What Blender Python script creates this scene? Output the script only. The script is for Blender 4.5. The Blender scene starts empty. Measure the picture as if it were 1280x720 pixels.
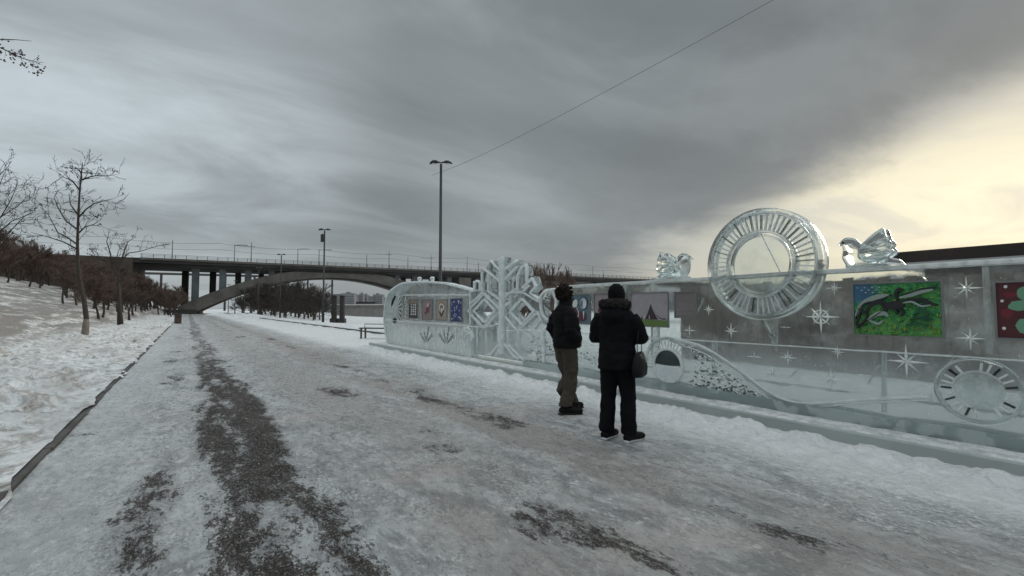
import bpy, bmesh, math, random
from mathutils import Vector, Matrix, noise, geometry
R = math.radians
scene = bpy.context.scene
col = scene.collection
random.seed(7)

# ------------------------------------------------------------------ camera
HC, FPX, YAW, PITCH = 1.50, 575.0, R(35.2), math.atan(26/575)
CAM = Vector((0, 0, HC))
FWD = Vector((math.sin(YAW)*math.cos(PITCH), math.cos(YAW)*math.cos(PITCH), math.sin(PITCH)))
RGT = Vector((math.cos(YAW), -math.sin(YAW), 0))
UPV = RGT.cross(FWD)
cd = bpy.data.cameras.new('camera'); cam = bpy.data.objects.new('camera', cd); col.objects.link(cam)
cd.sensor_width = 36; cd.lens = FPX/1280*36; cd.clip_start = 0.05; cd.clip_end = 9000
M3 = Matrix((RGT, UPV, -FWD)).transposed().to_4x4(); M3.translation = CAM
cam.matrix_world = M3
scene.camera = cam
def ray(px, py): return FWD + RGT*((px-640)/FPX) - UPV*((py-360)/FPX)
def G(px, py, z=0.0):
    d = ray(px, py); return CAM + d*((z-HC)/d.z)
def W(px, py, X):
    d = ray(px, py); p = CAM + d*(X/d.x); return (p.y, p.z)
def AT(px, py, depth):
    return CAM + ray(px, py)*depth

# ------------------------------------------------------------------ view / render
scene.view_settings.view_transform = 'Standard'; scene.view_settings.look = 'None'
scene.view_settings.exposure = 0.66; scene.view_settings.gamma = 1.0
scene.render.engine = 'CYCLES'
scene.cycles.use_denoising = True
scene.cycles.max_bounces = 14; scene.cycles.transmission_bounces = 12; scene.cycles.transparent_max_bounces = 16
scene.cycles.sample_clamp_indirect = 4.0

# ------------------------------------------------------------------ world
SUN_DIR = ray(1300, 185).normalized()
sun_el = math.asin(SUN_DIR.z); sun_az = math.atan2(SUN_DIR.x, SUN_DIR.y)
w = bpy.data.worlds.new('World'); scene.world = w; w.use_nodes = True
class NT:
    """tiny node-tree helper"""
    def __init__(s, tree): s.t = tree; s.n = tree.nodes; s.l = tree.links
    def new(s, typ, **kw):
        nd = s.n.new(typ)
        for k, v in kw.items(): setattr(nd, k, v)
        return nd
    def put(s, sock, v):
        if v is None: return
        if isinstance(v, bpy.types.NodeSocket): s.l.new(v, sock)
        else:
            if sock.type == 'RGBA' and not isinstance(v, (int, float)) and len(v) == 3: v = (*v, 1)
            if sock.type == 'RGBA' and isinstance(v, (int, float)): v = (v, v, v, 1)
            sock.default_value = v
    def math(s, op, a, b=None, c=None, clamp=False):
        nd = s.new('ShaderNodeMath', operation=op, use_clamp=clamp)
        for i, v in enumerate((a, b, c)): s.put(nd.inputs[i], v)
        return nd.outputs[0]
    def dot(s, a, vec):
        nd = s.new('ShaderNodeVectorMath', operation='DOT_PRODUCT')
        s.put(nd.inputs[0], a); s.put(nd.inputs[1], tuple(vec)); return nd.outputs['Value']
    def ss(s, x, a, b, lo=0.0, hi=1.0):
        nd = s.new('ShaderNodeMapRange', interpolation_type='SMOOTHSTEP')
        for i, v in enumerate((x, a, b, lo, hi)): s.put(nd.inputs[i], v)
        return nd.outputs[0]
    def mix(s, f, a, b, blend='MIX'):
        nd = s.new('ShaderNodeMix', data_type='RGBA', blend_type=blend)
        s.put(nd.inputs[0], f); s.put(nd.inputs[6], a); s.put(nd.inputs[7], b); return nd.outputs[2]
    def noise(s, vec, scale, detail=4, rough=.55, dist=0.0, out='Fac'):
        nd = s.new('ShaderNodeTexNoise')
        s.put(nd.inputs['Vector'], vec); s.put(nd.inputs['Scale'], scale); s.put(nd.inputs['Detail'], detail)
        s.put(nd.inputs['Roughness'], rough); s.put(nd.inputs['Distortion'], dist); return nd.outputs[out]
    def voro(s, vec, scale, feature='F1', rnd=1.0):
        nd = s.new('ShaderNodeTexVoronoi', feature=feature)
        s.put(nd.inputs['Vector'], vec); s.put(nd.inputs['Scale'], scale); s.put(nd.inputs['Randomness'], rnd); return nd.outputs['Distance']
    def scale(s, vec, sc, rot=(0, 0, 0), loc=(0, 0, 0)):
        nd = s.new('ShaderNodeMapping'); s.put(nd.inputs[0], vec)
        nd.inputs['Scale'].default_value = sc; nd.inputs['Rotation'].default_value = rot; nd.inputs['Location'].default_value = loc
        return nd.outputs[0]
    def sep(s, vec):
        nd = s.new('ShaderNodeSeparateXYZ'); s.put(nd.inputs[0], vec); return nd.outputs
    def comb(s, x, y, z):
        nd = s.new('ShaderNodeCombineXYZ')
        for i, v in enumerate((x, y, z)): s.put(nd.inputs[i], v)
        return nd.outputs[0]
    def ramp(s, f, stops):
        nd = s.new('ShaderNodeValToRGB'); s.put(nd.inputs[0], f); cr = nd.color_ramp
        while len(cr.elements) < len(stops): cr.elements.new(0.5)
        for e, (p, c) in zip(cr.elements, stops):
            e.position = p; e.color = (*c, 1) if not isinstance(c, (int, float)) else (c, c, c, 1)
        return nd.outputs[0]
    def bump(s, h, strength=.5, dist=.02, normal=None):
        nd = s.new('ShaderNodeBump'); s.put(nd.inputs['Height'], h)
        nd.inputs['Strength'].default_value = strength; nd.inputs['Distance'].default_value = dist
        if normal is not None: s.put(nd.inputs['Normal'], normal)
        return nd.outputs[0]
    def obj(s): return s.new('ShaderNodeTexCoord').outputs['Object']
    def geo(s): return s.new('ShaderNodeNewGeometry').outputs['Position']
    def mixsh(s, f, a, b):
        nd = s.new('ShaderNodeMixShader'); s.put(nd.inputs[0], f); s.l.new(a, nd.inputs[1]); s.l.new(b, nd.inputs[2]); return nd.outputs[0]
    def bsdf(s, typ, **kw):
        nd = s.new(typ)
        for k, v in kw.items(): s.put(nd.inputs[k.replace('_', ' ')], v)
        return nd.outputs[0]

N = NT(w.node_tree); N.n.clear()
d = N.new('ShaderNodeTexCoord').outputs['Generated']
dx, dy, dz = N.sep(d)[:3]
cz = N.math('ADD', N.math('MAXIMUM', dz, 0.0), 0.14)
pv = N.comb(N.math('DIVIDE', dx, cz), N.math('DIVIDE', dy, cz), 0.0)
pr = N.scale(pv, (0.62, 1.0, 1.0), (0, 0, R(-30)))
n1 = N.noise(pr, 0.55, 8, .54, .35)
n2 = N.noise(N.scale(pv, (0.62, 1.0, 1), (0, 0, R(-40))), 1.25, 8, .58, .5)
base = N.ramp(n1, [(0.32, (.098, .110, .114)), (0.50, (.165, .181, .187)), (0.68, (.262, .288, .300))])
base = N.mix(N.ss(n2, .45, .70, 0, .32), base, (.30, .33, .34))
ul = N.math('MULTIPLY', N.ss(N.dot(d, ray(-60, 60).normalized()), .80, .99), N.ss(n2, .3, .65, .35, 1))
base = N.mix(N.math('MULTIPLY', ul, .6), base, (.47, .54, .575))
low = N.ss(dz, .30, .02)
base = N.mix(N.math('MULTIPLY', low, .55), base, (.225, .246, .257))
# the break in the cloud on the right: everything below a great circle through two directions
nv = ray(775, 318).cross(ray(1285, 56)).normalized()
if nv.dot(ray(1280, 250)) < 0: nv = -nv
e = N.math('ADD', N.dot(d, nv), N.math('MULTIPLY', N.math('SUBTRACT', n1, .5), .20))
e = N.math('ADD', e, N.math('MULTIPLY', N.math('SUBTRACT', n2, .5), .16))
brk = N.ss(e, -.03, .09)
gd = N.dot(d, SUN_DIR)
g = N.ss(gd, .62, 1.0)
g2 = N.ss(gd, .90, 1.0)
darkrim = N.math('MULTIPLY', N.ss(e, -.34, -.05), N.ss(gd, .55, .85))
base = N.mix(N.math('MULTIPLY', darkrim, .45), base, (.108, .117, .117))
bc = N.mix(g, (.28, .295, .297), (.385, .375, .318))
bc = N.mix(N.math('MULTIPLY', g2, N.math('MULTIPLY', brk, N.ss(n2, .28, .62, .30, 1))), bc, (.69, .63, .455))
bc = N.mix(N.math('MULTIPLY', N.ss(n2, .48, .66), .65), bc, (.36, .365, .345))
bc = N.mix(N.math('MULTIPLY', N.ss(dz, .16, .0), .55), bc, (.36, .345, .305))
bc = N.mix(N.math('MULTIPLY', N.ss(dz, .17, .36), .75), bc, (.31, .312, .292))
cloud = N.mix(brk, base, bc)
# sky brightened overhead and behind the camera, out of frame, to light the ground
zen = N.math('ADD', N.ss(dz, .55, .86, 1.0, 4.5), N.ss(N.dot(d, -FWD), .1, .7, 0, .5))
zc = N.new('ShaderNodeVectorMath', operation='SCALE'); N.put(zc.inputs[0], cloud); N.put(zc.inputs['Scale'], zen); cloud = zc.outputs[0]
sky = N.new('ShaderNodeTexSky', sky_type='NISHITA', sun_disc=False, sun_elevation=sun_el, sun_rotation=sun_az)
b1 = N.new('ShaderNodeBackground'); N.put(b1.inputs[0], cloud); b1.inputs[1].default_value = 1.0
b2 = N.new('ShaderNodeBackground'); N.put(b2.inputs[0], sky.outputs[0]); b2.inputs[1].default_value = 0.05
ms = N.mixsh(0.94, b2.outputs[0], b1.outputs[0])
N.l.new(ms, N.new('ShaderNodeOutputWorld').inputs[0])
sl = bpy.data.lights.new('sun', 'SUN'); sl.energy = 0.7; sl.angle = R(14); sl.color = (1, .90, .74)
so = bpy.data.objects.new('sun', sl); col.objects.link(so)
so.rotation_euler = (-SUN_DIR).to_track_quat('-Z', 'Y').to_euler()

# ------------------------------------------------------------------ object helpers
def tag(o, label=None, cat=None, group=None, kind=None):
    if label: o['label'] = label
    if cat: o['category'] = cat
    if group: o['group'] = group
    if kind: o['kind'] = kind
    return o
def empty(name, loc=(0, 0, 0), rz=0, label=None, cat=None, group=None):
    o = bpy.data.objects.new(name, None); col.objects.link(o); o.location = loc; o.rotation_euler = (0, 0, rz)
    o.empty_display_size = .2
    return tag(o, label, cat, group)
def copy_tree(o, parent=None):
    c = o.copy(); col.objects.link(c)
    if parent is not None: c.parent = parent
    for ch in list(o.children): copy_tree(ch, c)
    return c
class MB:
    def __init__(s): s.v = []; s.f = []; s.m = []
    def add(s, verts, faces, mi=0):
        k = len(s.v); s.v += [tuple(q) for q in verts]
        for f in faces: s.f.append(tuple(i+k for i in f)); s.m.append(mi)
    def box(s, x0, x1, y0, y1, z0, z1, mi=0, mat=None):
        vs = [Vector((x, y, z)) for x in (x0, x1) for y in (y0, y1) for z in (z0, z1)]
        if mat: vs = [mat @ q for q in vs]
        s.add(vs, [(0, 1, 3, 2), (4, 6, 7, 5), (0, 4, 5, 1), (2, 3, 7, 6), (0, 2, 6, 4), (1, 5, 7, 3)], mi)
    def tube(s, pts, rad, n=8, mi=0, cap=True, squash=None):
        pts = [Vector(p) for p in pts]
        if isinstance(rad, (int, float)): rad = [rad]*len(pts)
        vs = []; prev = None
        for i, p in enumerate(pts):
            t = (pts[min(i+1, len(pts)-1)] - pts[max(i-1, 0)])
            if t.length < 1e-9: t = Vector((0, 0, 1))
            t.normalize()
            if prev is None:
                a = t.cross(Vector((0, 1, 0)) if abs(t.y) < .9 else Vector((1, 0, 0)))
            else: a = prev - t*prev.dot(t)
            if a.length < 1e-6: a = t.orthogonal()
            a.normalize(); b = t.cross(a); prev = a
            r = rad[i]
            ra, rb = r if isinstance(r, tuple) else (r, r)
            for k in range(n):
                q = 2*math.pi*k/n
                vs.append(p + a*(math.cos(q)*ra) + b*(math.sin(q)*rb))
        fs = []
        for i in range(len(pts)-1):
            for k in range(n):
                k2 = (k+1) % n
                fs.append((i*n+k, i*n+k2, (i+1)*n+k2, (i+1)*n+k))
        if cap:
            fs.append(tuple(range(n-1, -1, -1))); L = (len(pts)-1)*n; fs.append(tuple(range(L, L+n)))
        s.add(vs, fs, mi)
    def loft(s, rings, n=20, mi=0, p=2.0):
        """rings: (center, rx, ry) horizontal ellipses, bottom to top"""
        vs = []
        for c, rx, ry in rings:
            for k in range(n):
                q = 2*math.pi*k/n; cc, sn = math.cos(q), math.sin(q)
                vs.append((c[0]+rx*math.copysign(abs(cc)**(2/p), cc), c[1]+ry*math.copysign(abs(sn)**(2/p), sn), c[2]))
        fs = []
        for i in range(len(rings)-1):
            for k in range(n):
                k2 = (k+1) % n; fs.append((i*n+k, i*n+k2, (i+1)*n+k2, (i+1)*n+k))
        fs.append(tuple(range(n-1, -1, -1))); L = (len(rings)-1)*n; fs.append(tuple(range(L, L+n)))
        s.add(vs, fs, mi)
    def ball(s, c, r, n=12, mi=0):
        rx, ry, rz = r if isinstance(r, tuple) else (r, r, r)
        rings = []
        for i in range(n+1):
            a = -math.pi/2 + math.pi*i/n
            rings.append(((c[0], c[1], c[2]+rz*math.sin(a)), max(rx*math.cos(a), 1e-4), max(ry*math.cos(a), 1e-4)))
        s.loft(rings, n*2, mi)
    def prism(s, loops, x0, x1, mi=0, fn=None):
        """loops of (y, z), outer first; extruded along X from x0 (front) to x1"""
        L3 = [[Vector((0, y, z)) for y, z in lp] for lp in loops]
        flat = [q for lp in L3 for q in lp]; tris = geometry.tessellate_polygon(L3); n = len(flat)
        vs = [Vector((x0, q.y, q.z)) for q in flat] + [Vector((x1, q.y, q.z)) for q in flat]
        if fn: vs = [fn(q) for q in vs]
        fs = []
        for t in tris:
            a, b, c = (flat[i] for i in t)
            up = (b-a).cross(c-a).x
            t = tuple(t) if up < 0 else tuple(reversed(t))
            fs.append(t); fs.append(tuple(i+n for i in reversed(t)))
        k = 0
        for lp in L3:
            m = len(lp)
            for i in range(m):
                j = (i+1) % m; fs.append((k+i, k+j, n+k+j, n+k+i))
            k += m
        s.add(vs, fs, mi)
    def bar(s, a, b, wd, x0, x1, mi=0):
        """bar in the wall plane from (y,z) a to b"""
        dy, dz = b[0]-a[0], b[1]-a[1]; l = math.hypot(dy, dz) or 1; ny, nz = -dz/l*wd/2, dy/l*wd/2
        s.prism([[(a[0]+ny, a[1]+nz), (b[0]+ny, b[1]+nz), (b[0]-ny, b[1]-nz), (a[0]-ny, a[1]-nz)]], x0, x1, mi)
    def ring(s, c, r0, r1, x0, x1, n=64, mi=0, a0=0, a1=2*math.pi):
        full = abs(a1-a0) > 6.28; m = n if full else n+1; vs = []
        for i in range(m):
            q = a0+(a1-a0)*i/n; cy, sz = math.cos(q), math.sin(q)
            for r, x in ((r0, x0), (r1, x0), (r1, x1), (r0, x1)): vs.append((x, c[0]+cy*r, c[1]+sz*r))
        fs = []
        for i in range(n):
            j = (i+1) % m
            for k in range(4):
                k2 = (k+1) % 4; fs.append((i*4+k, j*4+k, j*4+k2, i*4+k2))
        if not full: fs.append((0, 1, 2, 3)); fs.append((n*4+3, n*4+2, n*4+1, n*4))
        s.add(vs, fs, mi)
    def build(s, name, mats, parent=None, smooth=False, bevel=0, fix=True):
        me = bpy.data.meshes.new(name); me.from_pydata(s.v, [], s.f)
        if not isinstance(mats, (list, tuple)): mats = [mats]
        for m in mats: me.materials.append(m)
        for p, i in zip(me.polygons, s.m): p.material_index = i
        if fix:
            bm = bmesh.new(); bm.from_mesh(me); bmesh.ops.recalc_face_normals(bm, faces=bm.faces); bm.to_mesh(me); bm.free()
        if smooth: me.polygons.foreach_set('use_smooth', [True]*len(me.polygons))
        me.update()
        o = bpy.data.objects.new(name, me); col.objects.link(o)
        if parent is not None: o.parent = parent
        if bevel:
            b = o.modifiers.new('bevel', 'BEVEL'); b.width = bevel; b.segments = 2; b.limit_method = 'ANGLE'; b.angle_limit = R(40)
        return o
def fused(mb, name, mats, parent=None, voxel=.014, smooth=4, wrinkle=0, wscale=9, stretch=(1, 1, 1), seed=0):
    """fuse the overlapping closed shells of mb into one continuous surface, with cloth-like folds"""
    o = mb.build('tmp', [], None)
    r = o.modifiers.new('r', 'REMESH'); r.mode = 'VOXEL'; r.voxel_size = voxel
    if smooth:
        sm = o.modifiers.new('s', 'SMOOTH'); sm.iterations = smooth; sm.factor = .5
    dg = bpy.context.evaluated_depsgraph_get(); dg.update()
    me = bpy.data.meshes.new_from_object(o.evaluated_get(dg))
    old = o.data; bpy.data.objects.remove(o); bpy.data.meshes.remove(old)
    me.name = name
    if wrinkle:
        nrm = [v.normal.copy() for v in me.vertices]
        for v, nn in zip(me.vertices, nrm):
            q = Vector((v.co.x*stretch[0], v.co.y*stretch[1], v.co.z*stretch[2]))*wscale + Vector((seed*7.3, seed*3.1, seed))
            h = noise.noise(q) + .5*noise.noise(q*2.1) + .25*noise.noise(q*4.3)
            v.co += nn*(h*wrinkle)
    if not isinstance(mats, (list, tuple)): mats = [mats]
    for m in mats: me.materials.append(m)
    me.polygons.foreach_set('use_smooth', [True]*len(me.polygons)); me.update()
    q = bpy.data.objects.new(name, me); col.objects.link(q)
    if parent is not None: q.parent = parent
    return q

# ------------------------------------------------------------------ materials
def newmat(name):
    m = bpy.data.materials.new(name); m.use_nodes = True; m.node_tree.nodes.clear(); return m, NT(m.node_tree)
def finish(n, sh): n.l.new(sh, n.new('ShaderNodeOutputMaterial').inputs[0])
def plain(name, c, rough=.7, var=.25, scale=8, bump=.15, bscale=40, metal=0, spec=.5, bdist=.01):
    m, n = newmat(name); o = n.obj()
    f = n.noise(o, scale, 5, .6)
    c2 = tuple(x*(1-var) for x in c); c3 = tuple(min(1, x*(1+var)) for x in c)
    cc = n.ramp(f, [(.3, c2), (.7, c3)])
    nb = n.bump(n.noise(o, bscale, 5, .65), bump, bdist)
    finish(n, n.bsdf('ShaderNodeBsdfPrincipled', Base_Color=cc, Roughness=rough, Metallic=metal, Normal=nb, Specular_IOR_Level=spec))
    return m
def snow_mat(name, dirt=.3, streak=False, white=.74, dirtc=(.25, .22, .18)):
    m, n = newmat(name); o = n.geo()
    f1 = n.noise(n.scale(o, (1, .35, 1)), .9, 8, .62, .3); f2 = n.noise(o, 6, 6, .65); f3 = n.noise(o, 30, 4, .7)
    c = n.mix(n.ss(f2, .36, .64), (white*.62, white*.64, white*.655), (white, white*1.0, white*1.01))
    k = n.ss(n.math('ADD', f1, n.math('MULTIPLY', n.math('SUBTRACT', f2, .5), .5)), .46, .72)
    c = n.mix(n.math('MULTIPLY', k, dirt), c, dirtc)
    gr = n.ss(f3, .66, .72)
    c = n.mix(n.math('MULTIPLY', gr, dirt), c, (.15, .125, .10))
    if streak:
        x, y, z = n.sep(o)[:3]
        mott = n.noise(n.scale(o, (1.6, .8, 1)), 3.0, 9, .74, .6)
        c = n.mix(n.math('MULTIPLY', n.ss(mott, .47, .58), .62), c, (.27, .24, .205))
        c = n.mix(n.math('MULTIPLY', n.ss(mott, .58, .66), .75), c, (.11, .092, .078))
        st = n.noise(n.scale(o, (1.1, .13, 1.1), (0, 0, R(7))), 1.5, 9, .68, .4)
        st2 = n.noise(o, 5, 6, .7)
        sm = n.ss(n.math('ADD', st, n.math('MULTIPLY', n.math('SUBTRACT', st2, .5), .30)), .40, .53)
        on = n.math('MULTIPLY', n.ss(x, -3.7, -5.0), sm)
        c = n.mix(n.math('MULTIPLY', on, .9), c, (.20, .182, .165))
    h = n.math('ADD', n.math('MULTIPLY', f2, .6), n.math('MULTIPLY', f3, .3))
    nb = n.bump(h, .9, .09)
    finish(n, n.bsdf('ShaderNodeBsdfPrincipled', Base_Color=c, Roughness=.75, Normal=nb, Specular_IOR_Level=.3))
    return m
SNOW = snow_mat('snow', .22, white=.80)
SNOW_DIRTY = snow_mat('gritty_snow', .55, True, .82)
SNOW_CLEAN = snow_mat('clean_snow', .08, white=.80)

def path_mat():
    m, n = newmat('icy_path'); o = n.geo(); x, y, z = n.sep(o)[:3]
    big = n.noise(n.scale(o, (1, .45, 1)), .7, 6, .6, .3)
    mid = n.noise(n.scale(o, (1.3, .6, 1)), 3.0, 9, .68, .5)
    fin = n.noise(n.scale(o, (1.5, .75, 1)), 10, 8, .74, .4)
    grit = n.noise(o, 55, 4, .7)
    # compacted ice, whiter where snow is trodden in
    c = n.mix(n.ss(mid, .38, .62), (.20, .203, .203), (.43, .432, .43))
    c = n.mix(n.math('MULTIPLY', n.ss(big, .44, .62), .40), c, (.58, .585, .585))
    c = n.mix(n.math('MULTIPLY', n.ss(fin, .54, .64), .62), c, (.70, .695, .685))
    c = n.mix(n.math('MULTIPLY', n.ss(fin, .47, .38), .6), c, (.19, .193, .193))
    spk = n.noise(n.scale(o, (1.4, .8, 1)), 30, 5, .75, .3)
    pm = n.ss(n.noise(n.scale(o, (1, .6, 1), (0, 0, 0), (5, 2, 0)), 1.6, 5, .65, .4), .42, .60)
    c = n.mix(n.math('MULTIPLY', n.ss(spk, .52, .60), n.math('MULTIPLY', pm, .75)), c, (.70, .695, .685))
    c = n.mix(n.math('MULTIPLY', n.ss(spk, .47, .38), n.math('MULTIPLY', pm, .6)), c, (.14, .136, .13))
    # brownish sanded wheel bands
    wob = n.math('MULTIPLY', n.math('SUBTRACT', n.noise(n.scale(o, (.6, .25, 1)), .9, 3), .5), 1.2)
    def band(c0, hw, soft):
        q = n.math('ABSOLUTE', n.math('SUBTRACT', n.math('ADD', x, wob), c0)); return n.ss(q, hw+soft, hw)
    br = n.math('MAXIMUM', n.math('MULTIPLY', band(3.35, .25, .55), 1.0), n.math('MULTIPLY', band(2.0, .35, .7), .75))
    br = n.math('MULTIPLY', br, n.ss(big, .28, .6))
    c = n.mix(n.math('MULTIPLY', br, .68), c, (.20, .172, .148))
    rosy = n.ss(n.noise(o, .8, 4, .6), .5, .7)
    c = n.mix(n.math('MULTIPLY', rosy, .5), c, (.40, .345, .315))
    fresh = n.ss(n.math('ADD', x, wob), 4.3, 5.6)
    c = n.mix(n.math('MULTIPLY', fresh, .78), c, (.80, .805, .81))
    left = n.ss(n.math('ADD', x, n.math('MULTIPLY', wob, .5)), -.15, -.8)
    c = n.mix(n.math('MULTIPLY', left, .45), c, (.52, .535, .545))
    # bare asphalt showing through
    m1 = n.math('MULTIPLY', band(.58, .20, .48), n.ss(n.noise(n.scale(o, (1.3, .34, 1)), 1.3, 5, .6, .4), .34, .52, .72, 1.08))
    thick = n.math('SUBTRACT', 1.0, n.math('MULTIPLY', n.ss(y, 6, 20), .22))
    m1 = n.math('MULTIPLY', m1, thick)
    m2 = n.math('MULTIPLY', band(3.45, .06, .42), n.ss(n.noise(n.scale(o, (.4, .5, 1)), .9, 2), .40, .62))
    m3 = n.math('MULTIPLY', band(2.2, .1, .5), n.ss(n.noise(n.scale(o, (.6, .45, 1), (0, 0, 0), (3.3, 1.7, 0)), 1.0, 2), .46, .64))
    m4 = n.math('MULTIPLY', band(-.25, .05, .5), n.ss(n.noise(n.scale(o, (.6, .4, 1), (0, 0, 0), (7.3, 4.7, 0)), 1.0, 2), .45, .62))
    m5 = n.math('MULTIPLY', n.ss(n.noise(n.scale(o, (.5, 1.0, 1), (0, 0, 0), (1.3, 9.7, 0)), .8, 3), .56, .68), n.ss(x, 4.6, 3.2))
    mm = n.math('MAXIMUM', n.math('MULTIPLY', m1, .58), n.math('MULTIPLY', m2, .52))
    mm = n.math('MAXIMUM', mm, n.math('MULTIPLY', m3, .50)); mm = n.math('MAXIMUM', mm, n.math('MULTIPLY', m4, .46)); mm = n.math('MAXIMUM', mm, n.math('MULTIPLY', m5, .42))
    cr = n.noise(n.scale(o, (1.5, .62, 1)), 4.2, 10, .78, .5)
    b = n.math('ADD', mm, n.math('MULTIPLY', n.math('SUBTRACT', n.math('ADD', n.math('ADD', n.math('MULTIPLY', cr, .42), n.math('MULTIPLY', fin, .26)), n.math('MULTIPLY', spk, .32)), .5), 2.6))
    bare = n.ss(b, .43, .51)
    ac = n.mix(n.ss(grit, .35, .7), (.017, .0145, .0135), (.082, .068, .061))
    ac = n.mix(n.math('MULTIPLY', n.ss(mid, .46, .60), .35), ac, (.11, .098, .09))
    ac = n.mix(n.math('MULTIPLY', n.math('MAXIMUM', n.ss(fin, .58, .68), n.math('MULTIPLY', n.ss(spk, .53, .60), .7)), .7), ac, (.36, .35, .34))
    # thin swept snow lines across
    c = n.mix(bare, c, ac)
    h = n.math('ADD', n.math('MULTIPLY', mid, .5), n.math('MULTIPLY', fin, .45))
    h = n.math('SUBTRACT', h, n.math('MULTIPLY', bare, .22))
    h = n.math('ADD', h, n.math('MULTIPLY', grit, n.math('ADD', .05, n.math('MULTIPLY', bare, .22))))
    h = n.math('ADD', h, n.math('MULTIPLY', spk, .22))
    nb = n.bump(h, .9, .06)
    rg = n.mix(bare, n.mix(n.ss(fin, .42, .62), .24, .62), .9)
    sp = n.mix(bare, .42, .12)
    finish(n, n.bsdf('ShaderNodeBsdfPrincipled', Base_Color=c, Roughness=rg, Normal=nb, Specular_IOR_Level=sp))
    return m
PATH = path_mat()

def ice_clear(name, frost=.12, rough=.10, ior=1.14, tint=(.90, .935, .93), fs=1.6, vstretch=1.0, bumpd=.012, bmp=.35, lowfrost=0.0, fcol=(.78, .83, .84), fth=(.46, .70)):
    m, n = newmat(name); o = n.geo(); x, y, z = n.sep(o)[:3]
    f = n.noise(n.scale(o, (1, 1, vstretch)), fs, 7, .62, .3)
    f2 = n.noise(o, 9, 5, .65)
    bm = n.bump(n.math('ADD', n.noise(n.scale(o, (1, 1, .8)), 1.7, 2, .4), n.math('MULTIPLY', f2, .10)), bmp, bumpd*4)
    refr = n.bsdf('ShaderNodeBsdfRefraction', Color=tint, Roughness=rough, IOR=ior, Normal=bm)
    glos = n.bsdf('ShaderNodeBsdfGlossy', Color=(1, 1, 1), Roughness=.06, Normal=bm)
    fr = n.new('ShaderNodeFresnel'); fr.inputs[0].default_value = 1.36; n.put(fr.inputs[1], bm)
    clear = n.mixsh(fr.outputs[0], refr, glos)
    dif = n.bsdf('ShaderNodeBsdfDiffuse', Color=fcol); trl = n.bsdf('ShaderNodeBsdfTranslucent', Color=fcol)
    white = n.mixsh(.45, dif, trl)
    bub = n.math('MULTIPLY', n.ss(n.voro(n.scale(o, (1, 1, .6)), 26), .17, .09), n.ss(n.noise(o, 2.2, 3), .50, .68))
    k = n.math('ADD', n.ss(n.math('ADD', f, n.math('MULTIPLY', n.math('SUBTRACT', f2, .5), .5)), fth[0], fth[1], frost*.25, frost*1.6), 0.0, clamp=True)
    k = n.math('ADD', k, n.math('MULTIPLY', bub, .55), clamp=True)
    if lowfrost:
        k = n.math('ADD', k, n.math('MULTIPLY', n.ss(n.math('ADD', z, n.math('MULTIPLY', n.math('SUBTRACT', f, .5), .8)), 1.15, .35), lowfrost), clamp=True)
    finish(n, n.mixsh(k, clear, white))
    return m
WALL_ICE = ice_clear('clear_wall_ice', .18, .07, 1.12, (.90, .935, .925), .8, 1.5, lowfrost=.42)
BASE_ICE = ice_clear('bluish_base_ice', 1.7, .3, 1.2, (.72, .78, .78), .9, 2, fcol=(.60, .665, .665))
PLINTH_ICE = ice_clear('cloudy_plinth_ice', 3.6, .3, 1.2, (.70, .78, .77), 1.2, .5, fcol=(.60, .655, .645))
FLAKE_ICE = ice_clear('clear_carved_ice', .05, .08, 1.10, (.76, .80, .81), 2.4, .4, fcol=(.64, .69, .71), fth=(.45, .66), lowfrost=.22)
PANEL_ICE = ice_clear('frosty_panel_ice', .16, .12, 1.13, (.80, .845, .855), 5.0, .28, fcol=(.70, .75, .77), fth=(.50, .60), lowfrost=.42)
def ice_cut(name, white=.35, rough=.04, tint=(.95, .975, .97), bumps=.3, fcol=(.86, .90, .91)):
    m, n = newmat(name); o = n.geo()
    f2 = n.noise(o, 14, 4, .6)
    bm = n.bump(n.math('ADD', f2, n.math('MULTIPLY', n.noise(o, 4, 2), 1.2)), bumps, .02)
    gl = n.bsdf('ShaderNodeBsdfGlass', Color=tint, Roughness=rough, IOR=1.31, Normal=bm)
    dif = n.bsdf('ShaderNodeBsdfDiffuse', Color=fcol); trl = n.bsdf('ShaderNodeBsdfTranslucent', Color=fcol)
    k = n.ss(n.noise(o, 6, 5, .65), .35, .7, white*.5, min(1, white*1.5))
    finish(n, n.mixsh(k, gl, n.mixsh(.5, dif, trl)))
    return m
CUT_ICE = ice_cut('polished_cut_ice', .10)
RIB_ICE = ice_cut('carved_ice', .42, .08)
FROST = ice_cut('frosted_edge_ice', 1.5, .15, fcol=(.93, .95, .95))
JOINT_ICE = ice_cut('joint_ice', .22, .15)
FROST_BAR = ice_cut('frosted_bar_ice', 1.5, .12, bumps=.1, fcol=(.90, .93, .945))

BARK = plain('dark_bark', (.045, .036, .030), .9, .4, 14, .6, 30)
BARK_OLD = plain('weathered_bark', (.17, .145, .12), .9, .45, 10, .8, 24)
TWIG = plain('brown_twigs', (.090, .061, .049), .9, .3, 2)
TWIG_DARK = plain('dark_twigs', (.035, .028, .025), .9, .3, 2)
SEED = plain('dry_seed_heads', (.050, .034, .030), .9, .3, 5)
METAL_BLACK = plain('black_painted_steel', (.012, .013, .014), .45, .3, 20, .05, 60)
METAL_GREY = plain('grey_steel', (.16, .165, .17), .45, .3, 20, .05, 60, .6)
LENS = plain('lamp_lens', (.5, .5, .48), .2, .05)
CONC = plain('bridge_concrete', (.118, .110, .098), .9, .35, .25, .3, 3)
CONC_DARK = plain('dark_bridge_concrete', (.048, .046, .044), .9, .4, .2, .3, 3)
CONC_COL = plain('column_concrete', (.10, .115, .12), .9, .35, .3, .3, 3)
KERB = plain('wet_kerb_stone', (.07, .064, .058), .8, .45, 3, .5, 25)

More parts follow.
